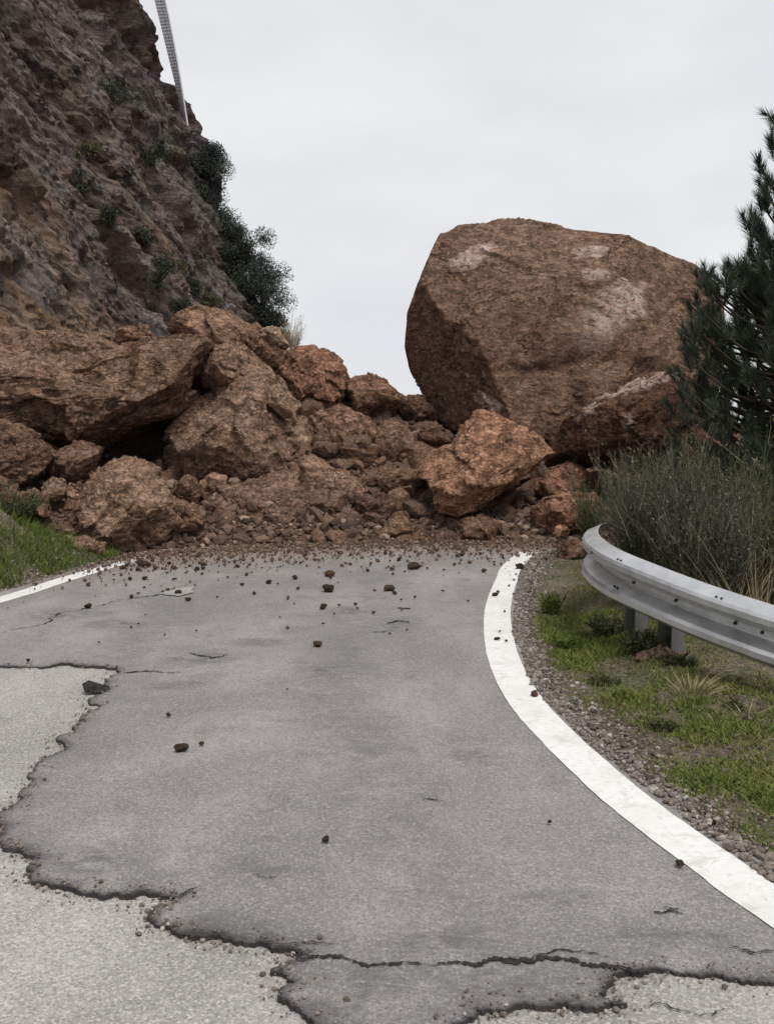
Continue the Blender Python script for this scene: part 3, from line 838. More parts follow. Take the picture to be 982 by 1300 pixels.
# the giant boulder
rock('boulder', [(618, 278), (633, 272), (659, 273), (725, 291), (797, 301), (848, 322), (879, 332), (904, 345), (918, 380), (918, 450), (895, 520), (838, 568), (766, 590), (684, 590), (633, 575), (588, 556), (562, 542), (541, 516), (521, 470), (513, 434), (516, 393), (531, 352), (546, 317), (557, 296), (582, 283)],
     15.6, 1.75, 'giant reddish brown boulder with pale scars towering over the rockfall', 'boulder', sub=7, rough=0.75, facets=2, boxy=0.42, blocks=70, blk=0.4, trim=0,
     planes=[((0.08, -1, 0.16), 0.66), ((-0.8, -0.75, -0.25), 0.76), ((-0.35, -0.7, 0.75), 0.84), ((0.45, -0.8, 0.5), 0.86), ((0.75, -0.7, 0.1), 0.88), ((0.28, -1, -0.22), 0.80), ((-0.22, -1, 0.42), 0.80), ((0.42, -1, 0.38), 0.82)],
     mat=BOULDER, seed=3, scar=[(768, 395, 44, 28, 0.55), (735, 432, 38, 16, 0.7), (741, 357, 20, 8, 0.0), (600, 328, 34, 12, 0.5), (738, 326, 20, 9, 0.1), (610, 512, 20, 9, -0.4)])
# slabs and blocks of the pile, from the cliff side to the guardrail
rock('slab', [(-120, 445), (-20, 420), (60, 424), (150, 438), (215, 428), (262, 432), (300, 452), (318, 480), (290, 505), (276, 512), (240, 520), (196, 535), (150, 556), (112, 566), (70, 562), (40, 545), (-30, 530), (-120, 540)],
     13.6, 1.5, 'huge tilted earthy slab overhanging a dark hollow below the cliff', 'rock slab', sub=7, rough=0.75, facets=6, boxy=0.6, tint=(0.88, 0.86, 0.84), seed=11, blocks=60,
     planes=[((0.05, -0.9, 0.75), 0.72), ((0, -1, -0.45), 0.9)])
rock('rock', [(206, 432), (228, 402), (252, 388), (271, 393), (294, 405), (329, 414), (352, 430), (370, 452), (362, 464), (337, 474), (306, 462), (271, 455), (232, 450)],
     15.4, 0.8, 'jagged brown rock crowning the ridge of the pile beside the cliff shrubs', sub=6, facets=12, tint=(1.02, 0.96, 0.92), seed=12, planes=[((0.3, -0.8, -0.6), 0.7)])
rock('rock', [(334, 418), (345, 413), (354, 416), (367, 440), (362, 446), (346, 436)], 14.9, 0.16, 'small pale yellow flat stone perched on the ridge of the pile', sub=5, facets=6, tint=(1.7, 1.9, 1.9), seed=13)
rock('rock', [(240, 508), (262, 486), (300, 452), (322, 470), (352, 484), (376, 520), (404, 552), (410, 590), (400, 626), (352, 640), (318, 622), (300, 606), (285, 612), (262, 604), (232, 600), (203, 596), (200, 576), (210, 548)],
     13.0, 0.95, 'large blocky brown rock with a dark flat face right of the hollow', sub=6, facets=10, tint=(0.98, 0.98, 0.97), seed=14, planes=[((0.25, -0.8, 0.7), 0.72), ((-0.2, -1, -0.35), 0.78), ((0.8, -0.6, 0.2), 0.8)], blocks=50)
rock('rock', [(252, 448), (296, 432), (336, 462), (356, 492), (344, 520), (300, 528), (268, 508), (246, 480)], 13.3, 0.7, 'sloping earthy brown rock joining the slab to the blocky rock above the hollow', sub=6, rough=1.2, tint=(0.95, 0.93, 0.92), seed=51, planes=[((0.2, -0.8, 0.7), 0.7)])
rock('rock', [(338, 486), (350, 478), (366, 510), (376, 534), (356, 528), (340, 512)], 12.7, 0.2, 'pale smooth sliver of rock on the flank of the blocky rock', sub=5, tint=(1.25, 1.3, 1.3), seed=52)
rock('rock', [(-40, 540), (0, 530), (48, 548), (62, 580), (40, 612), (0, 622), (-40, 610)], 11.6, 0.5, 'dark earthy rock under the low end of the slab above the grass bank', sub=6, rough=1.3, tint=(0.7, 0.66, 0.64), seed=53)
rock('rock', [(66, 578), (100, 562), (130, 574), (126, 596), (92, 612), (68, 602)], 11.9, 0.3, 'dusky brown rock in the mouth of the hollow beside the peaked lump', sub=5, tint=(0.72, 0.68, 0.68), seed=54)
rock('rock', [(404, 622), (424, 604), (452, 606), (462, 626), (446, 644), (414, 646)], 12.2, 0.25, 'buff broken rock just above the dark purplish block', sub=5, rough=1.5, tint=(1.1, 1.08, 1.04), seed=55)
rock('rock', [(470, 606), (494, 596), (528, 600), (538, 618), (516, 632), (478, 626)], 12.4, 0.25, 'flat slaty brown rock left of the leaning orange rock', sub=5, rough=1.3, tint=(0.95, 0.9, 0.88), seed=56)
rock('rock', [(196, 640), (222, 630), (252, 644), (262, 668), (236, 684), (204, 676)], 11.2, 0.3, 'rough dark brown rock between peaked lump and low layered block', sub=5, rough=1.4, tint=(0.82, 0.78, 0.76), seed=57)
rock('rock', [(373, 443), (392, 435), (427, 451), (438, 470), (443, 490), (431, 512), (407, 528), (376, 524), (353, 500), (346, 478)],
     14.6, 0.62, 'rounded reddish brown rock next to the ridge, against the sky', sub=6, facets=10, tint=(1.12, 0.94, 0.88), seed=15)
rock('rock', [(444, 484), (452, 478), (465, 475), (489, 482), (512, 503), (502, 526), (477, 540), (450, 528), (440, 505)],
     14.6, 0.45, 'dark topped brown rock in the dip between ridge and boulder', sub=5, facets=9, tint=(0.9, 0.82, 0.78), seed=16)
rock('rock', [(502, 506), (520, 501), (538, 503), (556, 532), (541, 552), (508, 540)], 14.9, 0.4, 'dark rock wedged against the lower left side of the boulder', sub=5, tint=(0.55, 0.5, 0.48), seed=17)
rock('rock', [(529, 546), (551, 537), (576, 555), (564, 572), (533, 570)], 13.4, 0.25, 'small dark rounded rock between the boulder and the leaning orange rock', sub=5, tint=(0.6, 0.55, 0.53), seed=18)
rock('rock', [(473, 560), (483, 542), (500, 531), (520, 548), (532, 575), (524, 598), (485, 596), (470, 578)], 13.2, 0.4, 'pointed brown rock below the dip in the pile', sub=5, tint=(0.92, 0.88, 0.84), seed=19)
rock('rock', [(392, 545), (408, 527), (432, 519), (463, 530), (483, 550), (478, 584), (455, 604), (420, 600), (398, 590)], 13.4, 0.5, 'broad crumbling brown rock in the middle of the pile', sub=6, facets=12, rough=1.4, tint=(1.02, 0.96, 0.92), seed=20)
rock('rock', [(372, 600), (395, 580), (425, 596), (448, 612), (452, 645), (444, 668), (415, 680), (385, 672), (368, 640)], 12.3, 0.4, 'crumbly light brown rock beside the low dark fronted block', sub=6, facets=12, rough=1.5, tint=(1.06, 1.03, 1.0), seed=21)
rock('rock', [(258, 636), (272, 622), (318, 608), (360, 606), (392, 618), (404, 640), (400, 668), (380, 682), (333, 686), (272, 676), (260, 660)],
     12.0, 0.5, 'low wide block with a dark layered front at the road end', sub=6, facets=9, boxy=0.6, tint=(0.86, 0.84, 0.86), seed=22, planes=[((0, -0.55, 0.9), 0.62), ((0, -1, -0.15), 0.75)])
rock('rock', [(58, 652), (80, 634), (112, 606), (128, 592), (155, 583), (186, 595), (200, 618), (222, 634), (236, 662), (205, 682), (150, 700), (100, 702), (72, 690), (58, 672)],
     10.9, 0.6, 'pale peaked rock lump beside the left edge line under the hollow', sub=6, facets=12, rough=1.2, tint=(1.05, 1.05, 1.02), seed=23, planes=[((0.3, -0.8, 0.6), 0.75), ((-0.9, -0.5, 0), 0.7)])
rock('rock', [(62, 698), (80, 686), (108, 681), (130, 694), (132, 708), (112, 716), (70, 715)], 10.15, 0.25, 'flat low brown rock lying right at the left edge line', sub=5, tint=(0.98, 0.92, 0.88), seed=24)
rock('rock', [(214, 622), (228, 606), (248, 606), (256, 622), (248, 640), (226, 644)], 11.9, 0.22, 'small rounded brown rock under the hollow, touching a square pale one', sub=5, tint=(0.9, 0.86, 0.84), seed=25)
rock('rock', [(250, 612), (268, 603), (287, 606), (290, 630), (272, 638), (253, 634)], 11.95, 0.2, 'small square pale rock above the low dark fronted block', sub=5, tint=(1.25, 1.2, 1.15), seed=26)
rock('rock', [(56, 614), (66, 605), (80, 610), (84, 630), (70, 640), (56, 632)], 10.9, 0.16, 'small grey brown rock on the bank above the verge grass', sub=5, tint=(1.05, 1.1, 1.1), seed=27)
rock('rock', [(20, 628), (40, 620), (58, 632), (62, 652), (40, 660), (22, 650)], 10.5, 0.2, 'stubby brown rock at the upper edge of the verge grass', sub=5, tint=(0.9, 0.86, 0.8), seed=28)
rock('rock', [(100, 432), (122, 420), (140, 430), (136, 444), (112, 446)], 14.6, 0.25, 'small grey rock lying at the cliff foot on the slab', sub=5, tint=(0.9, 0.95, 1.0), seed=29)
rock('rock', [(140, 432), (158, 416), (186, 414), (206, 426), (198, 440), (160, 442)], 14.5, 0.3, 'tilted brown rock over a shadowed gap at the cliff foot', sub=5, tint=(0.85, 0.78, 0.76), seed=30)
# right part
rock('rock', [(538, 602), (548, 574), (578, 566), (601, 526), (616, 520), (640, 535), (678, 558), (702, 582), (694, 596), (670, 613), (624, 637), (581, 654), (558, 650), (540, 633)],
     12.0, 0.55, 'angular orange brown rock leaning in front of the giant boulder', sub=6, facets=6, boxy=0.6, tint=(1.45, 1.28, 1.15), seed=31, planes=[((0.1, -0.85, 0.5), 0.72), ((0.3, -0.7, -0.6), 0.85), ((-0.9, -0.5, -0.1), 0.85)])
rock('rock', [(695, 566), (712, 545), (736, 521), (787, 492), (858, 475), (905, 492), (915, 580), (860, 612), (800, 606), (760, 596), (735, 612), (705, 596)],
     12.5, 0.75, 'wedge of brown rock with a pale upper edge behind the broom shrub', sub=6, facets=8, boxy=0.65, tint=(0.66, 0.58, 0.54), seed=32, planes=[((-0.3, -0.75, 0.75), 0.75), ((-0.25, -0.55, -1), 0.36), ((0.6, -0.8, 0), 0.8)], mat=BOULDER, scar=[(806, 487, 66, 8, 0.27), (742, 522, 18, 5, 0.6), (782, 535, 8, 10, 0)])
rock('rock', [(675, 626), (692, 600), (722, 588), (742, 596), (748, 622), (722, 640), (690, 648)], 12.5, 0.35, 'reddish rock tucked under the right end of the orange rock', sub=5, tint=(1.1, 0.9, 0.84), seed=33)
rock('rock', [(680, 652), (694, 634), (724, 626), (764, 628), (772, 650), (758, 668), (716, 674), (686, 668)], 11.7, 0.4, 'reddish brown rounded rock just past the guardrail end', sub=6, rough=1.3, tint=(1.12, 0.95, 0.88), seed=34)
rock('rock', [(698, 700), (712, 690), (734, 687), (758, 688), (752, 700), (730, 710), (708, 716)], 10.3, 0.14, 'flat dark undercut stone on the verge short of the guardrail end', sub=5, tint=(0.75, 0.7, 0.66), seed=35)
rock('rock', [(702, 678), (708, 666), (718, 668), (724, 678), (714, 684)], 11.2, 0.1, 'small pale angular stone at the foot of the right reddish rock', sub=5, tint=(1.6, 1.5, 1.4), seed=36)
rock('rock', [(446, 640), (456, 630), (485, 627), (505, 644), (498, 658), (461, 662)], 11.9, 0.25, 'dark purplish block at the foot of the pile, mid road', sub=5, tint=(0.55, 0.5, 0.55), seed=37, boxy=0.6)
rock('rock', [(576, 672), (590, 660), (612, 655), (640, 668), (642, 684), (618, 690), (582, 690)], 11.55, 0.26, 'low dark brown rock on the road below the orange rock', sub=5, tint=(0.78, 0.72, 0.68), seed=38)
rock('rock', [(484, 672), (498, 660), (514, 657), (532, 674), (526, 688), (490, 688)], 11.6, 0.2, 'lumpy brown rock at the toe of the rubble, mid road', sub=5, tint=(0.85, 0.8, 0.76), seed=39)
rock('rock', [(880, 545), (905, 535), (935, 545), (938, 580), (905, 590), (878, 575)], 12.8, 0.4, 'orange brown rock half hidden behind the pine branches', sub=5, tint=(1.2, 1.02, 0.92), seed=40)
# verge stones by the guardrail
rock('rock', [(806, 838), (822, 824), (850, 822), (884, 834), (886, 852), (862, 864), (828, 860), (808, 852)], 5.85, 0.10, 'pale crumbly stone under the guardrail beside its post', sub=5, rough=1.6, tint=(1.5, 1.4, 1.25), seed=41, mat=STONE)
rock('rock', [(976, 918), (988, 905), (1012, 908), (1018, 935), (1000, 948), (980, 942)], 4.9, 0.08, 'pinkish stone half buried in the verge below the guardrail', sub=5, tint=(1.9, 1.5, 1.4), seed=42, mat=STONE)
rock('rock', [(880, 872), (894, 862), (915, 866), (918, 880), (898, 886)], 5.4, 0.06, 'small pale stone in the dry grass downhill of the guardrail post', sub=5, tint=(1.5, 1.4, 1.3), seed=43, mat=STONE)

# ---- library of scatter rocks (shared meshes)
def stone_mesh(sub, seed, facets=12, rough=1.0, flat=0.75, cut=(0.6, 0.92)):
    r_ = np.random.default_rng(seed)
    v, f = ico(sub)
    p = v * np.array([1, r_.uniform(0.7, 1.0), r_.uniform(flat - 0.15, flat + 0.15)])
    for k in range(facets):
        n = r_.normal(size=3); n /= np.linalg.norm(n)
        dt = p @ n; p = p - np.maximum(dt - dt.max() * r_.uniform(*cut), 0)[:, None] * n
    nr = p / np.linalg.norm(p, axis=1)[:, None]
    if sub >= 3: p = p + nr * (rough * (0.10 * fbm(p * 1.8 + seed, 3) + 0.05 * fbm(p * 5 + seed, 3, 0.6, True)))[:, None]
    return p, f
LIB = [mesh_np('rock', *stone_mesh(5, 300 + k, 15, 0.8, 0.8, (0.48, 0.85))) for k in range(9)]
for q in LIB: q.materials.append(ROCK)
CHIP = [mesh_np('stone', *stone_mesh(3, 400 + k, 20, 1.3), False) for k in range(9)]
for q in CHIP: q.materials.append(STONE)

# scatter rocks on the pile: pixel spots projected onto the mound
PILE = [(-10, 600), (60, 580), (200, 600), (300, 520), (360, 500), (450, 520), (540, 560), (700, 600), (770, 630), (770, 690), (690, 706), (560, 696), (300, 692), (200, 700), (130, 712), (60, 718), (40, 660), (-10, 640)]
def visible_spot(px, py, h):
    for out, Yf in ROCKS:
        if Yf < h[1] + 0.05 and pt_in_poly(np.array([px]), np.array([py]), out)[0]: return False
    return True
n_sc = 0; tries = 0; n_toe = 0
ZONES = [('fist sized broken stone in the rubble along the toe of the rockfall', 'rubble stones at the toe of the rockfall'),
         ('broken brown rock lodged between the big blocks of the rockfall', 'rocks lodged between the big blocks')]
while n_sc < 190 and tries < 9000:
    tries += 1
    px, py = random.uniform(-10, 775), random.uniform(500, 718)
    if tries % 4 == 0: py = random.uniform(655, 706)
    if not pt_in_poly(np.array([px]), np.array([py]), PILE)[0]: continue
    h = hit_mound(px, py)
    if h is None or not visible_spot(px, py, h): continue
    toe_zone = py > 655
    if toe_zone and n_toe >= 72: continue
    spx = random.choice([10, 12, 14, 17]) if toe_zone else random.choice([10, 13, 16, 20, 26, 34, 40])
    r0 = spx * 0.5 * h[1] / FPX * 1.25
    z = float(mound_full([h[0]], [h[1]])[0])
    o = link('rock', LIB[random.randrange(9)], loc=(h[0], h[1], z + r0 * 0.25))
    o.rotation_euler = (random.uniform(-.6, .6), random.uniform(-.6, .6), random.uniform(0, 6.28))
    o.scale = (r0 * random.uniform(0.9, 1.4), r0 * random.uniform(0.8, 1.2), r0 * random.uniform(0.7, 1.1))
    k = random.uniform(0.6, 1.2); w = random.uniform(-.06, .06)
    o.color = (k * (1.02 + w), k, k * (0.98 - w), 1)
    lab, grp = ZONES[0] if toe_zone else ZONES[1]
    n_toe += toe_zone
    tag(o, lab, 'rock', grp)
    n_sc += 1

n_big = 0; tries = 0
while n_big < 70 and tries < 4000:
    tries += 1
    px, py = random.uniform(20, 770), random.uniform(560, 690)
    if not pt_in_poly(np.array([px]), np.array([py]), PILE)[0]: continue
    if 530 < px < 700 and py < 655: continue
    h = hit_mound(px, py)
    if h is None or (not visible_spot(px, py, h) and random.random() < 0.75): continue
    r0 = random.choice([22, 26, 30, 36, 44]) * 0.5 * h[1] / FPX * 1.25 * (0.7 if py > 670 else 1)
    o = link('rock', LIB[random.randrange(9)], loc=(h[0], h[1], h[2] + r0 * 0.15))
    o.rotation_euler = (random.uniform(-.7, .7), random.uniform(-.7, .7), random.uniform(0, 6.28))
    o.scale = (r0 * random.uniform(1.0, 1.5), r0 * random.uniform(0.8, 1.2), r0 * random.uniform(0.6, 1.0))
    k = random.uniform(0.6, 1.15); w = random.uniform(-.07, .07)
    o.color = (k * (1.03 + w), k, k * (0.97 - w), 1)
    tag(o, 'angular head sized block jammed half buried in the rockfall soil', 'rock', 'angular blocks jammed in the soil')
    n_big += 1

# ---- individual stones on the road
ROAD_STONES = [
    (420, 724, 18, 'largest of the stones in a row on the road before the rubble'), (418, 743, 20, 'flat brick shaped stone lying just in front of a rounder one on the asphalt'),
    (494, 743, 16, 'squarish dark stone standing alone on the asphalt before the rubble'), (410, 767, 13, 'small pyramid shaped dark stone on the asphalt'),
    (403, 814, 14, 'flattish grey stone on the open asphalt beyond the rubble stones'), (230, 944, 22, 'knobbly dark stone alone in the middle of the asphalt overlay'),
    (256, 942, 8, 'tiny dark stone beside the knobbly dark stone on the overlay'), (214, 905, 8, 'tiny dark pebble up the road from the knobbly dark stone'),
    (413, 1062, 14, 'small square dark stone on the near open asphalt'), (697, 1041, 8, 'tiny round dark pebble inside the curve of the white line'),
    (862, 1092, 15, 'flat dark chip touching the inner edge of the white line'), (678, 878, 13, 'reddish brown stone on the outer edge of the white line'),
    (183, 711, 20, 'dark rounded rock sitting at the end of the left white line'), (660, 716, 14, 'dark stone on the far dirty end of the curved white line'),
    (629, 752, 10, 'dark pebble lying on the curved white line'), (526, 716, 16, 'low dark twin lump of stone near the toe of the rubble'),
    (112, 767, 11, 'dark stone on the far left lane, short of the left white line'), (36, 836, 9, 'dark pebble on the upper rim of the exposed old asphalt')]
PALETTE = [(0.7, 0.64, 0.6), (0.85, 0.74, 0.66), (0.55, 0.51, 0.49), (1.0, 0.85, 0.74)]
def road_stone(px, py, spx, label, group=None, name='stone'):
    g = G(px, py + spx * 0.35, OVER_Z + 0.01)
    r0 = spx * 0.5 * g[1] / FPX
    o = link(name, CHIP[random.randrange(9)], loc=(g[0], g[1], g[2] + r0 * 0.30))
    o.rotation_euler = (random.uniform(-.2, .2), random.uniform(-.2, .2), random.uniform(0, 6.28))
    o.scale = (r0 * random.uniform(1.0, 1.2), r0 * random.uniform(0.9, 1.2), r0 * random.uniform(0.75, 1.0))
    o.color = (*random.choice(PALETTE), 1)
    return tag(o, label, 'stone', group)
for px, py, spx, lab in ROAD_STONES: 
    o = road_stone(px, py, spx, lab)
    if 'reddish' in lab: o.color = (1.3, 0.9, 0.75, 1)
for k in range(90):
    while True:
        py = 696 + random.expovariate(1 / 42.0); px = random.uniform(120, 680)
        if py < 900 and py > 700 + max(0, (260 - px)) * 0.15 and px < 645: break
    road_stone(px, py, random.choice([4, 4, 5, 5, 6, 7, 9]), 'small dark pebble scattered loose on the asphalt', 'pebbles loose on the asphalt')
for k, (px, py) in enumerate([(640, 775), (646, 742), (652, 735), (634, 800), (642, 812), (655, 728), (668, 722)]):
    road_stone(px, py, random.choice([4, 5, 6]), 'tiny dark pebble scattered on the far white line paint', 'pebbles on the white line')
# broken chip of overlay tilted up at the ragged edge
g = G(122, 878, 0.012)
vch = np.array([(-.05, -.03, 0), (.075, -.02, 0), (.06, .04, .002), (-.045, .035, .01), (-.07, -.01, .045), (.078, -.012, .014), (.06, .045, .016), (-.05, .045, .05)])
mch = bpy.data.meshes.new('asphalt_chip'); mch.from_pydata(vch.tolist(), [], [(0, 3, 2, 1), (4, 5, 6, 7), (0, 1, 5, 4), (1, 2, 6, 5), (2, 3, 7, 6), (3, 0, 4, 7)]); mch.update()
tag(link('asphalt_chip', mch, CRACK, loc=g), 'dark wedge of broken asphalt tilted up on the pale old surface', 'asphalt chip')

# ---- rubble and gravel nobody could count
def scatter(name, spots, radii, mat_, n_var=8, seed=1, flat=0.7):
    r_ = np.random.default_rng(seed)
    var = [stone_mesh(1, seed * 50 + k, 6, flat=flat) for k in range(n_var)]
    f0 = var[0][1]; nv = len(var[0][0]); n = len(spots)
    V = np.stack([q[0] for q in var])[r_.integers(0, n_var, n)]
    a_ = r_.uniform(0, 6.28, n); ca, sa = np.cos(a_)[:, None], np.sin(a_)[:, None]
    tx = r_.normal(0, .35, n)[:, None]; ct, st = np.cos(tx), np.sin(tx)
    y = V[:, :, 1] * ct - V[:, :, 2] * st; z = V[:, :, 1] * st + V[:, :, 2] * ct
    x, y = V[:, :, 0] * ca - y * sa, V[:, :, 0] * sa + y * ca
    V = np.stack([x, y, z], -1) * (radii[:, None, None] * r_.uniform(0.75, 1.3, (n, 1, 3))) + spots[:, None]
    F = (f0[None] + (np.arange(n) * nv)[:, None, None]).reshape(-1, 3)
    return mesh_np(name, V.reshape(-1, 3), F, False, {'tint': np.repeat(r_.random(n), nv)})
def gravel_mat(name, stops):
    M = Mat(name, 0.95, 0.15)
    c = M.ramp(M.attr('tint'), stops)
    M.color(M.mix(M.ramp(M.noise(60, 4, 0.7), [(0.35, 0.5), (0.55, 0.0)]), c, (0.05, 0.04, 0.033)))
    M.bump(M.noise(90, 4, 0.7), 0.6, 0.006); return M.m
RUBBLE = gravel_mat('rubble_mix', [(0, (0.055, 0.036, 0.028)), (0.45, (0.125, 0.080, 0.058)), (0.85, (0.20, 0.135, 0.10)), (1, (0.36, 0.27, 0.21))])
GRAVEL = gravel_mat('gravel_mix', [(0, (0.10, 0.082, 0.07)), (0.4, (0.19, 0.155, 0.13)), (0.85, (0.25, 0.215, 0.185)), (1, (0.42, 0.38, 0.34))])
N = 23000
X = rng.uniform(-6.5, 4.2, N); Yt = np.interp(X, TOE[:, 0], TOE[:, 1])
Y = Yt + np.where(rng.random(N) < 0.55, rng.normal(0.35, 0.45, N), rng.uniform(0, 5.5, N))
Z = mound_full(X, Y); k = Z > 0.0
X, Y, Z = X[k], Y[k], Z[k]
R = np.exp(rng.normal(math.log(0.020), 0.7, len(X))).clip(0.008, 0.11)
stuff(link('rubble', scatter('rubble', np.stack([X, Y, Z + R * .2], 1), R, RUBBLE, seed=4), RUBBLE), 'reddish brown broken rubble covering the landslide heap', 'rubble')
# crumbs thrown onto the road
N = 7000
X = rng.uniform(-3.2, 2.0, N); Yt = np.interp(X, TOE[:, 0], TOE[:, 1]); Y = Yt + 0.15 - rng.exponential(0.42, N)
k = (Y > 5.5) & (X < xr(Y) + 0.3) & (X > xl(Y))
X, Y = X[k], Y[k]
R = np.exp(rng.normal(math.log(0.010), 0.5, len(X))).clip(0.005, 0.03)
stuff(link('rock_crumbs', scatter('rock_crumbs', np.stack([X, Y, np.full(len(X), OVER_Z + 0.010) + R * .3], 1), R, RUBBLE, seed=5), RUBBLE), 'brown rock crumbs strewn over the road before the rubble', 'rock crumbs')
N = 1500
i_ = rng.integers(0, len(rag) - 1, N); tt = rng.random(N)[:, None]
q = rag[i_] * (1 - tt) + rag[i_ + 1] * tt + rng.normal(0, 0.035, (N, 2))
q = q[(q[:, 1] < 7.4) & (q[:, 1] > 1.8)]
R = np.exp(rng.normal(math.log(0.0035), 0.5, len(q))).clip(0.0015, 0.011)
inside = pt_in_poly(q[:, 0], q[:, 1], over_poly.tolist())
stuff(link('asphalt_crumbs', scatter('asphalt_crumbs', np.column_stack([q, np.where(inside, OVER_Z, 0.003) + R * 0.4]), R, None, seed=12), GRAVEL), 'dark asphalt crumbs along the broken edge of the overlay', 'asphalt crumbs')
# gravel shoulder on the right, a little on the left
N = 10000
Y = rng.uniform(2.4, 11.2, N) ** 1.0; t = np.abs(rng.normal(0.0, 0.13, N)) - 0.09
X = xr(Y) + t
R = np.exp(rng.normal(math.log(0.0068), 0.55, N)).clip(0.0025, 0.024)
Z = np.maximum(ground_z(X, Y), np.where(t < 0.02, OVER_Z + 0.002, -9)) + R * 0.3
stuff(link('gravel_shoulder', scatter('gravel_shoulder', np.stack([X, Y, Z], 1), R, GRAVEL, seed=6), GRAVEL), 'loose grey brown gravel along the outside of the white line', 'gravel')
N = 2600
Y = rng.uniform(5.5, 10.2, N); t = np.abs(rng.normal(0.0, 0.2, N)) - 0.05
X = xl(Y) - t
R = np.exp(rng.normal(math.log(0.009), 0.5, N)).clip(0.003, 0.03)
Z = np.maximum(ground_z(X, Y), 0.006) + R * 0.3
stuff(link('gravel_margin', scatter('gravel_margin', np.stack([X, Y, Z], 1), R, GRAVEL, seed=8), GRAVEL), 'thin strip of gravel between left white line and grass bank', 'gravel')

# stones on the verge one can pick out
k = 0
while k < 46:
    px, py = random.uniform(690, 1000), random.uniform(850, 1075)
    g = G(px, py, 0.03); t = g[0] - xr(g[1])
    if not (0.05 < t < 1.1): continue
    k += 1
    r0 = random.choice([4, 5, 6, 8]) * 0.5 * g[1] / FPX * 1.2
    o = link('stone', CHIP[random.randrange(9)], loc=(g[0], g[1], float(ground_z([g[0]], [g[1]])[0]) + r0 * .35))
    o.rotation_euler = (random.uniform(-.4, .4), random.uniform(-.4, .4), random.uniform(0, 6.28))
    o.scale = (r0 * 1.2, r0, r0 * .8)
    q = random.uniform(0.7, 2.0); o.color = (q * 1.05, q, q * .92, 1)
    tag(o, 'small loose stone lying among gravel and grass on the guardrail verge', 'stone', 'stones on the guardrail verge')

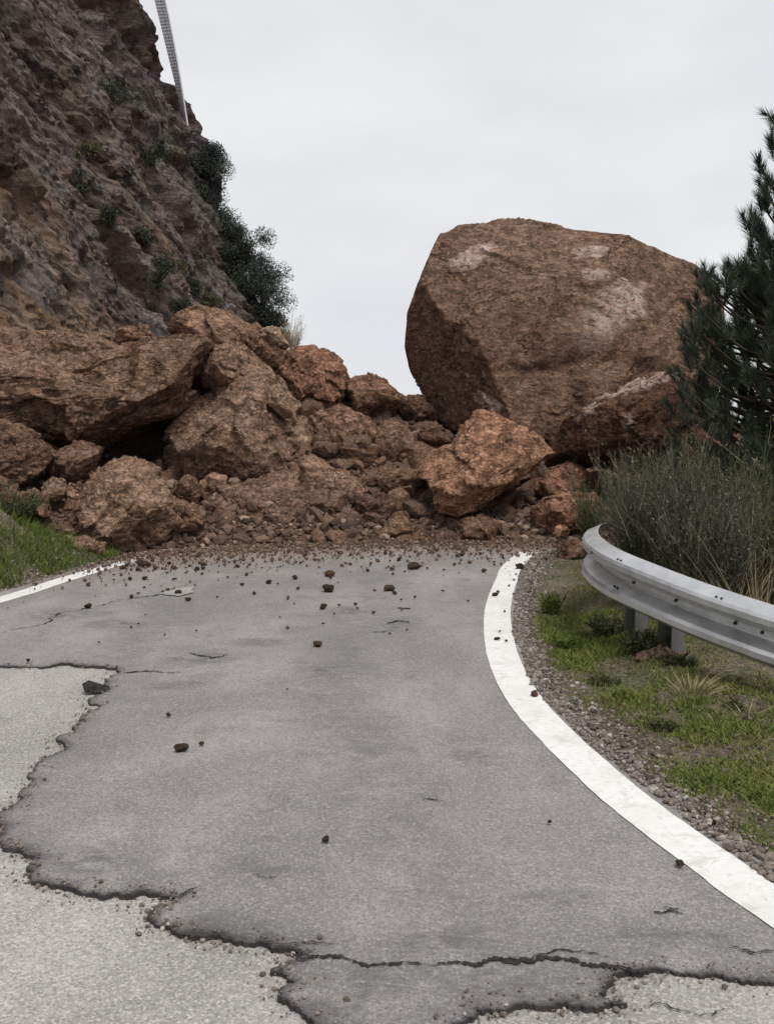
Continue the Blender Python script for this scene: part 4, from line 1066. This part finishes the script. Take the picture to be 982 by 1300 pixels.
# ================================================================== GUARDRAIL
def build_rail():
    root = link('guardrail', None)
    top = [P(768, 663, 7.75), P(758, 668, 7.25), P(758, 680, 6.85), P(782, 697, 6.35), P(830, 717, 5.95), P(900, 743, 5.55), P(982, 769, 5.18), P(1080, 796, 4.85), P(1240, 836, 4.4)]
    path = catmull(top, 12)
    HB = 0.325
    prof = np.array([(0.000, .315), (.012, .312), (.030, .300), (.072, .278), (.083, .262), (.083, .232), (.072, .214), (.006, .182), (.0, .170), (.0, .145), (.006, .133), (.072, .101), (.083, .083), (.083, .053), (.072, .037), (.030, .015), (.012, .003), (0, 0)])
    prof[:, 0] = prof[:, 0] * 1.25 - 0.012
    prof[:, 1] = (prof[:, 1] - .315) * HB / .315
    d2 = np.gradient(path[:, :2], axis=0); d2 /= np.linalg.norm(d2, axis=1)[:, None]
    nrm = np.stack([d2[:, 1], -d2[:, 0]], 1)       # path runs towards the camera: road side
    if nrm[len(nrm) // 2] @ np.array([-1, -0.6]) < 0: nrm = -nrm
    def section(i0, i1, off):
        pp, nn = path[i0:i1], nrm[i0:i1]
        A = np.stack([np.column_stack([pp[:, :2] + nn * (a_ + off), pp[:, 2] + b_]) for a_, b_ in prof], 1)
        Bk = np.stack([np.column_stack([pp[:, :2] + nn * (a_ + off - 0.004), pp[:, 2] + b_]) for a_, b_ in prof[::-1]], 1)
        ring = np.concatenate([A, Bk], 1); K = ring.shape[1]; n = len(pp)
        V = ring.reshape(-1, 3); F = []
        for i in range(n - 1):
            for k in range(K):
                k2 = (k + 1) % K
                F.append((i * K + k, (i + 1) * K + k, (i + 1) * K + k2, i * K + k2))
        h = K // 2
        for i in (0, n - 1):
            for k in range(h - 1):
                F.append((i * K + k, i * K + k + 1, i * K + K - 2 - k, i * K + K - 1 - k))
        m_ = mesh_np('rail_beam', V, np.array(F), True); m_.set_sharp_from_angle(angle=math.radians(22)); return m_
    ns = len(path)
    js = int(np.argmin(np.abs([CX + FPX * p[0] / p[1] - 972 for p in path])))
    link('rail_beam', section(0, js + 2, 0.0), STEEL, root)
    link('rail_beam', section(js, ns, 0.006), STEEL, root)
    # posts
    def at_px(px):
        i = int(np.argmin(np.abs(np.array([CX + FPX * p[0] / p[1] for p in path[20:]]) - px))) + 20
        return path[i], nrm[i], i
    for px in (797, 842, 1075):
        p, n, i = at_px(px)
        b = MB(); ang = math.atan2(n[1], n[0])
        zt = p[2] - 0.07; zb = -0.35
        cx, cy = p[:2] - n * 0.075
        # open C section: web and two flanges
        b.box((cx - n[0] * 0.045, cy - n[1] * 0.045, (zt + zb) / 2), 0.006, 0.12, zt - zb, ang)
        tx, ty = -n[1], n[0]
        for s_ in (-1, 1):
            b.box((cx + tx * s_ * .060, cy + ty * s_ * .060, (zt + zb) / 2 - 0.002), 0.09, 0.006, zt - zb, ang)
        b.box((cx + n[0] * 0.052, cy + n[1] * 0.052, p[2] - HB / 2), 0.012, 0.10, 0.2, ang)
        link('post', b.build('post', False), STEEL_POST, root)
    # bolts: slots in pairs on the crests, and heads in the valley
    def bolt(px, a_, zrel, ln, r_, slot=0.0):
        p, n, i = at_px(px)
        tdir = np.array([-n[1], n[0]])
        c = np.array([*(p[:2] + n * a_), p[2] + zrel])
        nn = np.array([n[0], n[1], slot]); nn /= np.linalg.norm(nn)
        V, F = tube([c - nn * .008, c + nn * ln * .7, c + nn * ln], [r_, r_, r_ * 0.7], 8)
        b = MB(); b.add(V, F); link('bolt', b.build('bolt'), BOLT, root)
    for px in (797, 803, 927, 934, 1045): bolt(px, .062, -.030, .006, .0075, 1.2)
    for px in (793, 799): bolt(px, .062, -.205, .006, .0075, 1.2)
    for px in (806, 862, 935, 974): bolt(px, -.010, -.160, .012, .010)
    for px in (772,): bolt(px, .093, -.06, .006, .010); 
    tag(root, 'galvanised steel guardrail curling round at its end beside the verge', 'guardrail')
    # Empty sits at the base: keep children in world place
    loc = Vector((path[ns // 2][0], path[ns // 2][1], 0))
    for ch in [o for o in COL.objects if o.parent == root]:
        ch.data.transform(__import__('mathutils').Matrix.Translation(-loc))
    root.location = loc
build_rail()

# ================================================================== PLANTS
def blades(base, length, dirs, width, bend, segs=2):
    """ribbons: base Nx3, dirs Nx3 unit; returns verts, faces"""
    n = len(base)
    side = np.cross(dirs, rng.normal(size=(n, 3))); side /= np.linalg.norm(side, axis=1)[:, None] + 1e-9
    rows = []
    for k in range(segs + 1):
        t = k / segs
        c = base + dirs * (length * t)[:, None] + bend * (length * t * t)[:, None]
        w = (width * (1 - 0.85 * t) * 0.5)[:, None]
        rows.append(np.stack([c - side * w, c + side * w], 1))
    V = np.stack(rows, 1).reshape(n, -1, 3)
    f = np.array([(2 * k, 2 * k + 1, 2 * k + 3, 2 * k + 2) for k in range(segs)])
    F = (f[None] + (np.arange(n) * V.shape[1])[:, None, None]).reshape(-1, 4)
    return V.reshape(-1, 3), F, V.shape[1]
def unit(v): return v / (np.linalg.norm(v, axis=1)[:, None] + 1e-9)
def grass(name, X, Y, Z, L, W, label, cat, tint):
    n = len(X)
    d = unit(np.stack([rng.normal(0, .45, n), rng.normal(0, .45, n), np.ones(n)], 1))
    b = np.stack([rng.normal(0, .35, n), rng.normal(0, .35, n), -rng.uniform(0, .3, n)], 1)
    V, F, k = blades(np.stack([X, Y, Z - 0.004], 1), L, d, W, b, 2)
    return stuff(link(name, mesh_np(name, V, F, True, {'tint': np.repeat(tint, k)}), GRASS), label, cat)
# right verge grass: patches
def verge_density(X, Y):
    p = np.stack([X, Y, np.zeros(len(X))], 1)
    t = X - xr(Y)
    patch = fbm(p * 1.5 + 4, 4, 0.55)
    d = smooth(t, 0.12, 0.32) * smooth(patch, -0.12, 0.22)
    # lush cushion beside the far gravel, bare soil between patches
    lush = np.exp(-(((X - 1.15) / 0.46) ** 2 + ((Y - 6.5) / 0.8) ** 2)) * smooth(t, 0.03, 0.14)
    lush2 = np.exp(-(((X - 1.45) / 0.40) ** 2 + ((Y - 4.95) / 0.5) ** 2)) * smooth(t, 0.15, 0.3)
    lush3 = np.exp(-(((X - 1.36) / 0.22) ** 2 + ((Y - 3.85) / 0.3) ** 2))
    L = np.maximum(np.maximum(lush, lush2 * 0.8), lush3) * (0.06 + 0.94 * smooth(fbm(p * 2.6 + 7, 4, 0.62), -0.2, 0.12)) * (1 - 0.8 * np.exp(-((Y - 5.55 + 0.5 * (X - 1.3)) / 0.16) ** 2))
    return np.clip(0.20 * d * smooth(t, .25, .6) + 1.5 * L ** 0.8, 0, 1), L
N = 420000
Y = rng.uniform(2.6, 10.2, N); X = xr(Y) + rng.uniform(0.02, 1.5, N)
D, Lh = verge_density(X, Y)
k = rng.random(N) < D * 0.75
X, Y, Lh = X[k], Y[k], Lh[k]; n = len(X)
tint = np.clip(0.40 + 0.25 * rng.normal(size=n) + 0.35 * fbm(np.stack([X * 3, Y * 3, np.zeros(n)], 1), 3) + 0.5 * (1 - Lh) * (rng.random(n) < 0.45), 0, 1)
grass('verge_grass', X, Y, ground_z(X, Y), rng.uniform(.018, .05, n) * (0.8 + 0.5 * Lh), rng.uniform(.004, .008, n), 'patchy short green grass on the verge under the guardrail', 'grass', tint)
# left bank grass
N = 42000
Y = rng.uniform(6.5, 10.6, N); X = xl(Y) - rng.uniform(0.08, 1.8, N)
p = np.stack([X, Y, np.zeros(N)], 1)
k = (rng.random(N) < smooth(fbm(p * 1.8, 3), -0.35, 0.15)) & (toe_dist(X, Y) > -0.35 + 0.3 * fbm(p * 3, 2))
X, Y = X[k], Y[k]; n = len(X)
grass('bank_grass', X, Y, ground_z(X, Y), rng.uniform(.04, .14, n), rng.uniform(.005, .010, n), 'weedy green grass on the bank beyond the left white line', 'grass', np.clip(0.32 + 0.25 * rng.normal(size=n), 0, 1))

def twig_shrub(name, base, height, spread, n_st, mat_, label, leafy=0.5, lean=(0, 0), leafsize=.02, cat='shrub', group=None, droop=0.2, width=.005):
    """upright wiry shrub: stems splay from a crown, finer twigs and leaflets along them"""
    base = np.array(base, float)
    root = link(name, None, loc=base)
    # main stems
    n = n_st
    a_ = rng.uniform(0, 6.28, n); r_ = np.sqrt(rng.random(n))
    b0 = np.stack([np.cos(a_) * r_ * spread[0] * .35, np.sin(a_) * r_ * spread[1] * .35, np.full(n, -0.02)], 1)
    d = unit(np.stack([np.cos(a_) * r_ * spread[0] * .75 + lean[0], np.sin(a_) * r_ * spread[1] * .75 + lean[1], np.full(n, height)], 1))
    L = height * rng.uniform(0.4, 1.08, n) * (0.8 + 0.45 * fbm(np.stack([np.cos(a_) * r_ * 3 + base[0] * 7, np.sin(a_) * r_ * 3, np.zeros(n)], 1), 2))
    bend = np.stack([rng.normal(0, .12, n), rng.normal(0, .12, n), -rng.uniform(0, droop, n)], 1)
    V, F, k = blades(b0, L, d, np.full(n, width * 1.6), bend, 4)
    link('stem', mesh_np('stem', V, F, True, {'tint': np.repeat(rng.random(n), k)}), mat_, root)
    # twigs from points along the stems
    m_ = n * 7
    i = rng.integers(0, n, m_); t = rng.uniform(0.15, 1.0, m_)
    p0 = b0[i] + d[i] * (L[i] * t)[:, None] + bend[i] * (L[i] * t * t)[:, None]
    td = unit(d[i] + rng.normal(0, .38, (m_, 3)) + [0, 0, .25])
    TL = rng.uniform(.08, .26, m_) * height
    V, F, k = blades(p0, TL, td, np.full(m_, width), np.stack([rng.normal(0, .1, m_), rng.normal(0, .1, m_), rng.normal(0, .1, m_)], 1), 2)
    VS, FS, TS = [V], [F], [np.repeat(np.clip(0.45 + 0.28 * rng.normal(size=m_), 0, 1), k)]
    nl = int(m_ * leafy * 4)
    if nl:
        j = rng.integers(0, m_, nl); t = rng.random(nl)
        q = p0[j] + td[j] * (TL[j] * t)[:, None]
        ld = unit(td[j] + rng.normal(0, .6, (nl, 3)))
        V, F2, k = blades(q, rng.uniform(.6, 1.5, nl) * leafsize, ld, rng.uniform(.3, .5, nl) * leafsize, np.zeros((nl, 3)), 2)
        FS.append(F2 + len(VS[0])); VS.append(V); TS.append(np.repeat(np.clip(0.4 + 0.28 * rng.normal(size=nl), 0, 1), k))
    link('foliage', mesh_np('foliage', np.vstack(VS), np.vstack(FS), True, {'tint': np.concatenate(TS)}), mat_, root)
    return tag(root, label, cat, group)
def gz(x, y): return float(ground_z([x], [y])[0])
def shrub_at(px, Y, top_py, width_px, n_st, mat_, label, **kw):
    x = (px - CX) / FPX * Y; z0 = gz(x, Y)
    h = P(px, top_py, Y)[2] - z0
    w = width_px / FPX * Y
    return twig_shrub(kw.pop('name', 'broom_shrub'), (x, Y, z0), h, (w * .62, w * .5), n_st, mat_, label, **kw)
shrub_at(858, 7.5, 545, 170, 1500, BROOM, 'dense grey green wiry broom shrub crowding the back of the guardrail', leafy=0.8, leafsize=.024)
shrub_at(900, 6.9, 585, 120, 600, BROOM, 'low dark broom shrub leaning over the top of the guardrail', leafy=0.8, leafsize=.024)
shrub_at(832, 9.2, 556, 110, 560, OLIVE, 'olive green scrub between the guardrail end and the wedge rock', leafy=1.0, leafsize=.024)
shrub_at(905, 8.8, 535, 150, 560, OLIVE, 'taller olive scrub behind the grey broom, under the pine', leafy=1.0, leafsize=.024)
shrub_at(985, 8.2, 545, 150, 520, OLIVE, 'olive yellow scrub in front of the lowest pine branches', leafy=0.9, leafsize=.022)
shrub_at(1075, 7.4, 600, 150, 420, BROOM, 'grey broom shrub downhill of the guardrail past the dry stalks', leafy=0.8, leafsize=.024)
shrub_at(752, 11.0, 580, 40, 90, OLIVE, 'spindly scrub standing before the wedge rock', leafy=0.7, leafsize=.022)
shrub_at(15, 9.9, 610, 70, 170, OLIVE, 'ferny green weed clump on the bank below the slab', name='weed_clump', leafy=1.0, leafsize=.03, cat='weeds')
def straw_at(px, Y, top_py, wpx, n, label, lean=(0, 0)):
    x = (px - CX) / FPX * Y; z0 = gz(x, Y); h = P(px, top_py, Y)[2] - z0; w = wpx / FPX * Y
    a_ = rng.uniform(0, 6.28, n); r_ = np.sqrt(rng.random(n))
    b0 = np.stack([np.cos(a_) * r_ * w * .25, np.sin(a_) * r_ * w * .25, np.full(n, -.02)], 1)
    d = unit(np.stack([np.cos(a_) * r_ * w * .5 + lean[0], np.sin(a_) * r_ * w * .5 + lean[1], np.full(n, h)], 1))
    bend = np.stack([np.cos(a_) * .2, np.sin(a_) * .2, -rng.uniform(.0, .35, n)], 1)
    V, F, k = blades(b0, h * rng.uniform(.5, 1.05, n), d, np.full(n, .006), bend, 4)
    return tag(link('dry_grass_tuft', mesh_np('dry_grass_tuft', V, F, True, {'tint': np.repeat(rng.random(n), k)}), STRAW, loc=(x, Y, z0)), label, 'dry grass')
shrub_at(778, 6.6, 772, 60, 110, OLIVE, 'low green weed hiding the foot of the first guardrail post', name='weed_clump', leafy=1.2, leafsize=.022, cat='weeds')
shrub_at(822, 6.0, 790, 55, 110, OLIVE, 'low green weed between the two close guardrail posts', name='weed_clump', leafy=1.2, leafsize=.022, cat='weeds')
shrub_at(872, 5.75, 822, 60, 70, OLIVE, 'olive weed beside the pale crumbly stone under the guardrail', name='weed_clump', leafy=1.2, leafsize=.022, cat='weeds')
shrub_at(940, 4.9, 915, 90, 90, OLIVE, 'dark sprawling weed on the bank below the guardrail splice', name='weed_clump', leafy=1.2, leafsize=.022, cat='weeds')
for px_, Y_, tp_, wd_, lab_ in [(702, 7.4, 742, 34, 'leafy weed at the far end of the lush verge grass'), (726, 6.3, 800, 36, 'bushy little weed in the middle of the lush verge grass'), (770, 5.5, 852, 50, 'dark leafy weed on the soil band behind the lush grass'),
                               (850, 4.7, 905, 54, 'spreading weed on the stony soil below the pale crumbly stone'), (925, 4.1, 985, 56, 'spreading green weed at the gravel edge beside the near white line'), (800, 5.2, 872, 40, 'low weed beside the gravel between the two grass patches')]:
    shrub_at(px_, Y_, tp_, wd_, 55, OLIVE if px_ in (770, 850) else GRASS, lab_, name='weed_clump', leafy=1.3, leafsize=.02, cat='weeds')
straw_at(972, 6.6, 625, 80, 60, 'straw coloured dry stalks leaning above the guardrail splice', (-.25, 0))
straw_at(935, 7.4, 660, 90, 120, 'pale dry grass tuft behind the guardrail beside the broom', (0.05, 0))
straw_at(888, 5.2, 838, 80, 90, 'bleached dry grass tuft under the guardrail on the bank', (0.05, 0))
straw_at(960, 4.8, 880, 90, 90, 'thin dry grass on the bank beside the pinkish stone', (0.0, 0))

# ---- pine
def build_pine():
    Y0 = 10.6
    bx = (992 - CX) / FPX * Y0; z0 = gz(bx, Y0)
    base = np.array([bx, Y0, z0])
    root = link('pine_tree', None, loc=base)
    topz = P(980, 120, Y0)[2]
    n = 24
    hs = np.linspace(-0.15, topz - z0, n)
    tx = np.stack([0.03 * np.sin(hs * 1.7) - 0.05 * hs / hs[-1], 0.03 * np.cos(hs * 1.3), hs], 1)
    wood = MB()
    wood.add(*tube(tx, np.linspace(0.095, 0.008, n), 9))
    tufts = []
    def trunk_at(z): return np.array([np.interp(z, hs, tx[:, k]) for k in range(3)])
    def branch(p_end, h_start):
        s_ = trunk_at(h_start); e = np.array(p_end)
        mid = (s_ + e) / 2 + np.array([0, 0, -0.10 * np.linalg.norm(e[:2] - s_[:2])])
        pts = catmull([s_, mid, e], 4)
        ln = np.linalg.norm(e - s_)
        wood.add(*tube(pts, np.linspace(0.010 + 0.014 * ln, 0.005, len(pts)), 5))
        return pts
    def local(px, py, Y): return P(px, py, Y) - base
    def bunch(pts, side=3):
        e = pts[-1]; d = pts[-1] - pts[-3]; d = d / np.linalg.norm(d)
        up = np.array([0, 0, 1.0])
        tufts.append((e, unit((d + up * 1.1)[None])[0], 1.0))
        for k in range(side):
            t = random.uniform(0.45, 1.0); i = min(len(pts) - 2, int(t * (len(pts) - 1)))
            q = pts[i]
            dd = unit((d * .6 + up * .9 + rng.normal(0, .5, 3))[None])[0]
            L = random.uniform(.08, .22)
            q2 = q + dd * L
            wood.add(*tube([q, (q + q2) / 2 + rng.normal(0, .01, 3), q2], [.006, .005, .004], 4))
            tufts.append((q2, dd, random.uniform(.75, 1.0)))
    # branches that show against the sky
    for px, py, Y, dh in [(935, 335, 10.2, .35), (918, 345, 10.1, .4), (946, 350, 10.4, .3), (942, 275, 10.3, .3), (957, 290, 10.5, .3), (968, 240, 10.4, .25), (961, 205, 10.3, .35), (976, 180, 10.5, .2), (985, 150, 10.6, .2), (962, 250, 10.3, .3), (950, 285, 10.2, .3),
                          (975, 312, 10.4, .3), (962, 332, 10.3, .35), (985, 300, 10.2, .25), (992, 330, 10.2, .3), (970, 356, 10.1, .35), (1010, 300, 10.4, .3), (950, 318, 10.6, .35), (882, 345, 10.2, .5), (893, 362, 10.0, .4), (872, 385, 10.3, .5), (864, 425, 10.2, .5), (860, 470, 10.4, .5), (866, 520, 10.2, .5), (905, 352, 10.5, .4), (876, 410, 9.9, .5), (868, 450, 10.0, .5), (872, 495, 9.9, .5), (890, 395, 9.8, .4), (900, 375, 10.3, .4), (862, 500, 10.6, .5), (1010, 160, 10.6, .2), (1025, 215, 10.8, .3), (1040, 270, 10.4, .3), (1060, 330, 10.8, .35)]:
        e = local(px, py, Y)
        bunch(branch(e, max(0.2, e[2] - dh)), 4)
    # dense lower skirt, all round the trunk
    for k in range(240):
        z = random.uniform(0.35, P(0, 335, Y0)[2] - z0)
        zmax = P(0, 335, Y0)[2] - z0
        rad = 1.2 * (1 - (z / zmax) ** 5 * 0.35) * random.uniform(0.4, 1.05)
        rad = min(rad, 1.22)
        a_ = random.uniform(0, 6.28)
        e = np.array([math.cos(a_) * rad, math.sin(a_) * rad, z])
        bunch(branch(e, max(0.1, z - random.uniform(.15, .5))), 3)
    wm = wood.build('trunk')
    link('trunk', wm, BARK, root)
    # needles
    B, D, L, T = [], [], [], []
    for e, d, s_ in tufts:
        nn = 110
        t = rng.random(nn) ** 0.8
        b = e - d * (0.20 * s_ * (1 - t))[:, None]
        sp = rng.normal(size=(nn, 3)); sp -= (sp @ d)[:, None] * d; sp = unit(sp)
        op = 0.35 + 0.65 * (1 - t)
        dd = unit(d[None] * 0.95 + sp * op[:, None])
        B.append(b); D.append(dd); L.append(rng.uniform(.085, .15, nn) * s_); T.append(np.clip(0.45 + 0.2 * rng.normal(size=nn) + random.uniform(-.22, .22), 0, 1))
    B, D, L, T = np.vstack(B), np.vstack(D), np.concatenate(L), np.concatenate(T)
    V, F, k = blades(B, L, D, np.full(len(B), .0065), rng.normal(0, .06, (len(B), 3)), 1)
    link('crown', mesh_np('crown', V, F, True, {'tint': np.repeat(T, k)}), NEEDLE, root)
    tag(root, 'dark green pine tree with upright needle tufts beyond the guardrail', 'pine tree')
build_pine()

# ---- leafy shrubs on and along the cliff
def leaf_shrub(name, c, size, n_leaf, label, group=None, cat='shrub', mat_=None, leaf=.07):
    c = np.array(c, float)
    root = link(name, None, loc=c)
    nb = 9
    ends = rng.normal(0, 1, (nb, 3)) * np.array(size) * .40 + np.array([0, 0, size[2] * .32])
    wood = MB()
    for e in ends:
        wood.add(*tube(catmull([(0, 0, -.15), e * .5 + rng.normal(0, .05, 3), e], 3), np.linspace(.03, .008, 7), 5))
    link('trunk', wood.build('trunk'), BARK, root)
    rad = rng.uniform(.45, .85, nb) * min(size)
    j = rng.integers(0, nb, n_leaf)
    q = unit(rng.normal(size=(n_leaf, 3))) * (rng.random(n_leaf) ** 0.6)[:, None] * rad[j][:, None] * np.array([1, 1, .8])
    p = ends[j] + q
    V, F, k = blades(p, rng.uniform(.7, 1.4, n_leaf) * leaf, unit(rng.normal(size=(n_leaf, 3)) + [0, 0, .5]), rng.uniform(.35, .6, n_leaf) * leaf, np.zeros((n_leaf, 3)), 2)
    link('crown', mesh_np('crown', V, F, True, {'tint': np.repeat(np.clip(.4 + .25 * rng.normal(size=n_leaf), 0, 1), k)}), mat_ or CLIFF_LEAF, root)
    return tag(root, label, cat, group)
EDGE = [(262, 205, .75, 'spindly dark shrub topmost on the far cliff edge, below the netting'), (268, 245, .95, 'round dark shrub under the topmost one on the cliff edge'), (288, 285, .9, 'dark shrub midway down the far cliff edge'),
        (312, 312, .7, 'dark shrub bulging out from the middle of the cliff edge'), (318, 350, .85, 'open branched shrub in the lower half of the cliff edge'), (338, 375, .95, 'largest dark bush on the cliff edge, above the ridge of the pile'), (322, 398, .8, 'dark bush at the cliff base just behind the ridge rock'),
        (300, 345, .7, 'shadowed shrub on the cliff face inside the edge bushes'), (352, 405, .55, 'low dark bush at the very foot of the cliff edge')]
for px, py, s_, lab in EDGE:
    leaf_shrub('cliff_shrub', P(px - 4, py + 14, 30.2), (s_ * .9, s_ * .8, s_ * .9), 8000, lab, leaf=.055)
twig_shrub('dry_bush', P(372, 448, 15.9), 0.75, (.22, .22), 60, STRAW, 'thin dry grassy bush on the skyline beside the pale yellow stone', leafy=.5, cat='dry bush')
# tufts rooted on the face itself
CR = CV.reshape(-1, 3)
cpx = CX + FPX * (CR @ np.array([1, 0, 0])) / ((CR - [0, 0, CAM_H]) @ _F); cpy = CY - FPX * ((CR - [0, 0, CAM_H]) @ _U) / ((CR - [0, 0, CAM_H]) @ _F)
FACE = [(118, 195), (105, 235), (195, 190), (215, 200), (140, 275), (205, 340), (232, 330), (185, 300), (250, 360), (270, 375), (235, 390), (150, 125)]
for i, (px, py) in enumerate(FACE):
    d = (cpx - px) ** 2 + (cpy - py) ** 2
    k = np.nonzero(d < 60)[0]
    if len(k) == 0: continue
    k = k[np.argmin(CR[k, 1])]
    s_ = random.uniform(.4, .75)
    leaf_shrub('cliff_tuft', CR[k] + [0.0, 0.0, -.1], (s_ * random.uniform(.5, .9), s_ * .5, s_ * random.uniform(.4, .6)), 1500, 'small light olive shrub rooted in a crack of the cliff face' if i % 3 == 0 else 'small dark grey green shrub rooted in a crack of the cliff face', 'olive shrubs rooted on the cliff face' if i % 3 == 0 else 'dark shrubs rooted on the cliff face', mat_=OLIVE if i % 3 == 0 else CLIFF_LEAF, leaf=.05)

# ---- rockfall netting pulled off the upper cliff edge
def build_net():
    Yn = 30.6
    outer = np.array([P(196 + 44 * t + 3 * math.sin(t * 3.1), -60 + 232 * t, Yn) for t in np.linspace(-0.6, 1, 30)])
    inner = np.array([P(182 + 57 * t, -60 + 234 * t, Yn + 0.7) for t in np.linspace(-0.6, 1, 30)])
    root = link('rockfall_net', None, loc=outer[-1])
    o0 = outer[-1]
    b = MB(); b.add(*tube(outer - o0, .030, 6)); link('edge_cable', b.build('edge_cable'), WIRE, root)
    b = MB(); b.add(*tube((outer * .62 + inner * .38) - o0, .020, 5)); link('edge_cable', b.build('edge_cable'), WIRE, root)
    b = MB()
    K = 16
    cols = [outer * (1 - k / K) + inner * (k / K) for k in range(K + 1)]
    for c in cols[1:]: b.add(*tube(c - o0, .009, 4))
    S = np.linspace(0, 29, 90)
    for s_ in S:
        row = np.array([[np.interp(s_, np.arange(30), c[:, a_]) for a_ in range(3)] for c in cols[::4]])
        b.add(*tube(row - o0, .009, 4))
    link('wire_mesh', b.build('wire_mesh'), WIRE, root)
    tag(root, 'pale wire rockfall netting hanging off the upper cliff edge', 'rockfall net')
build_net()
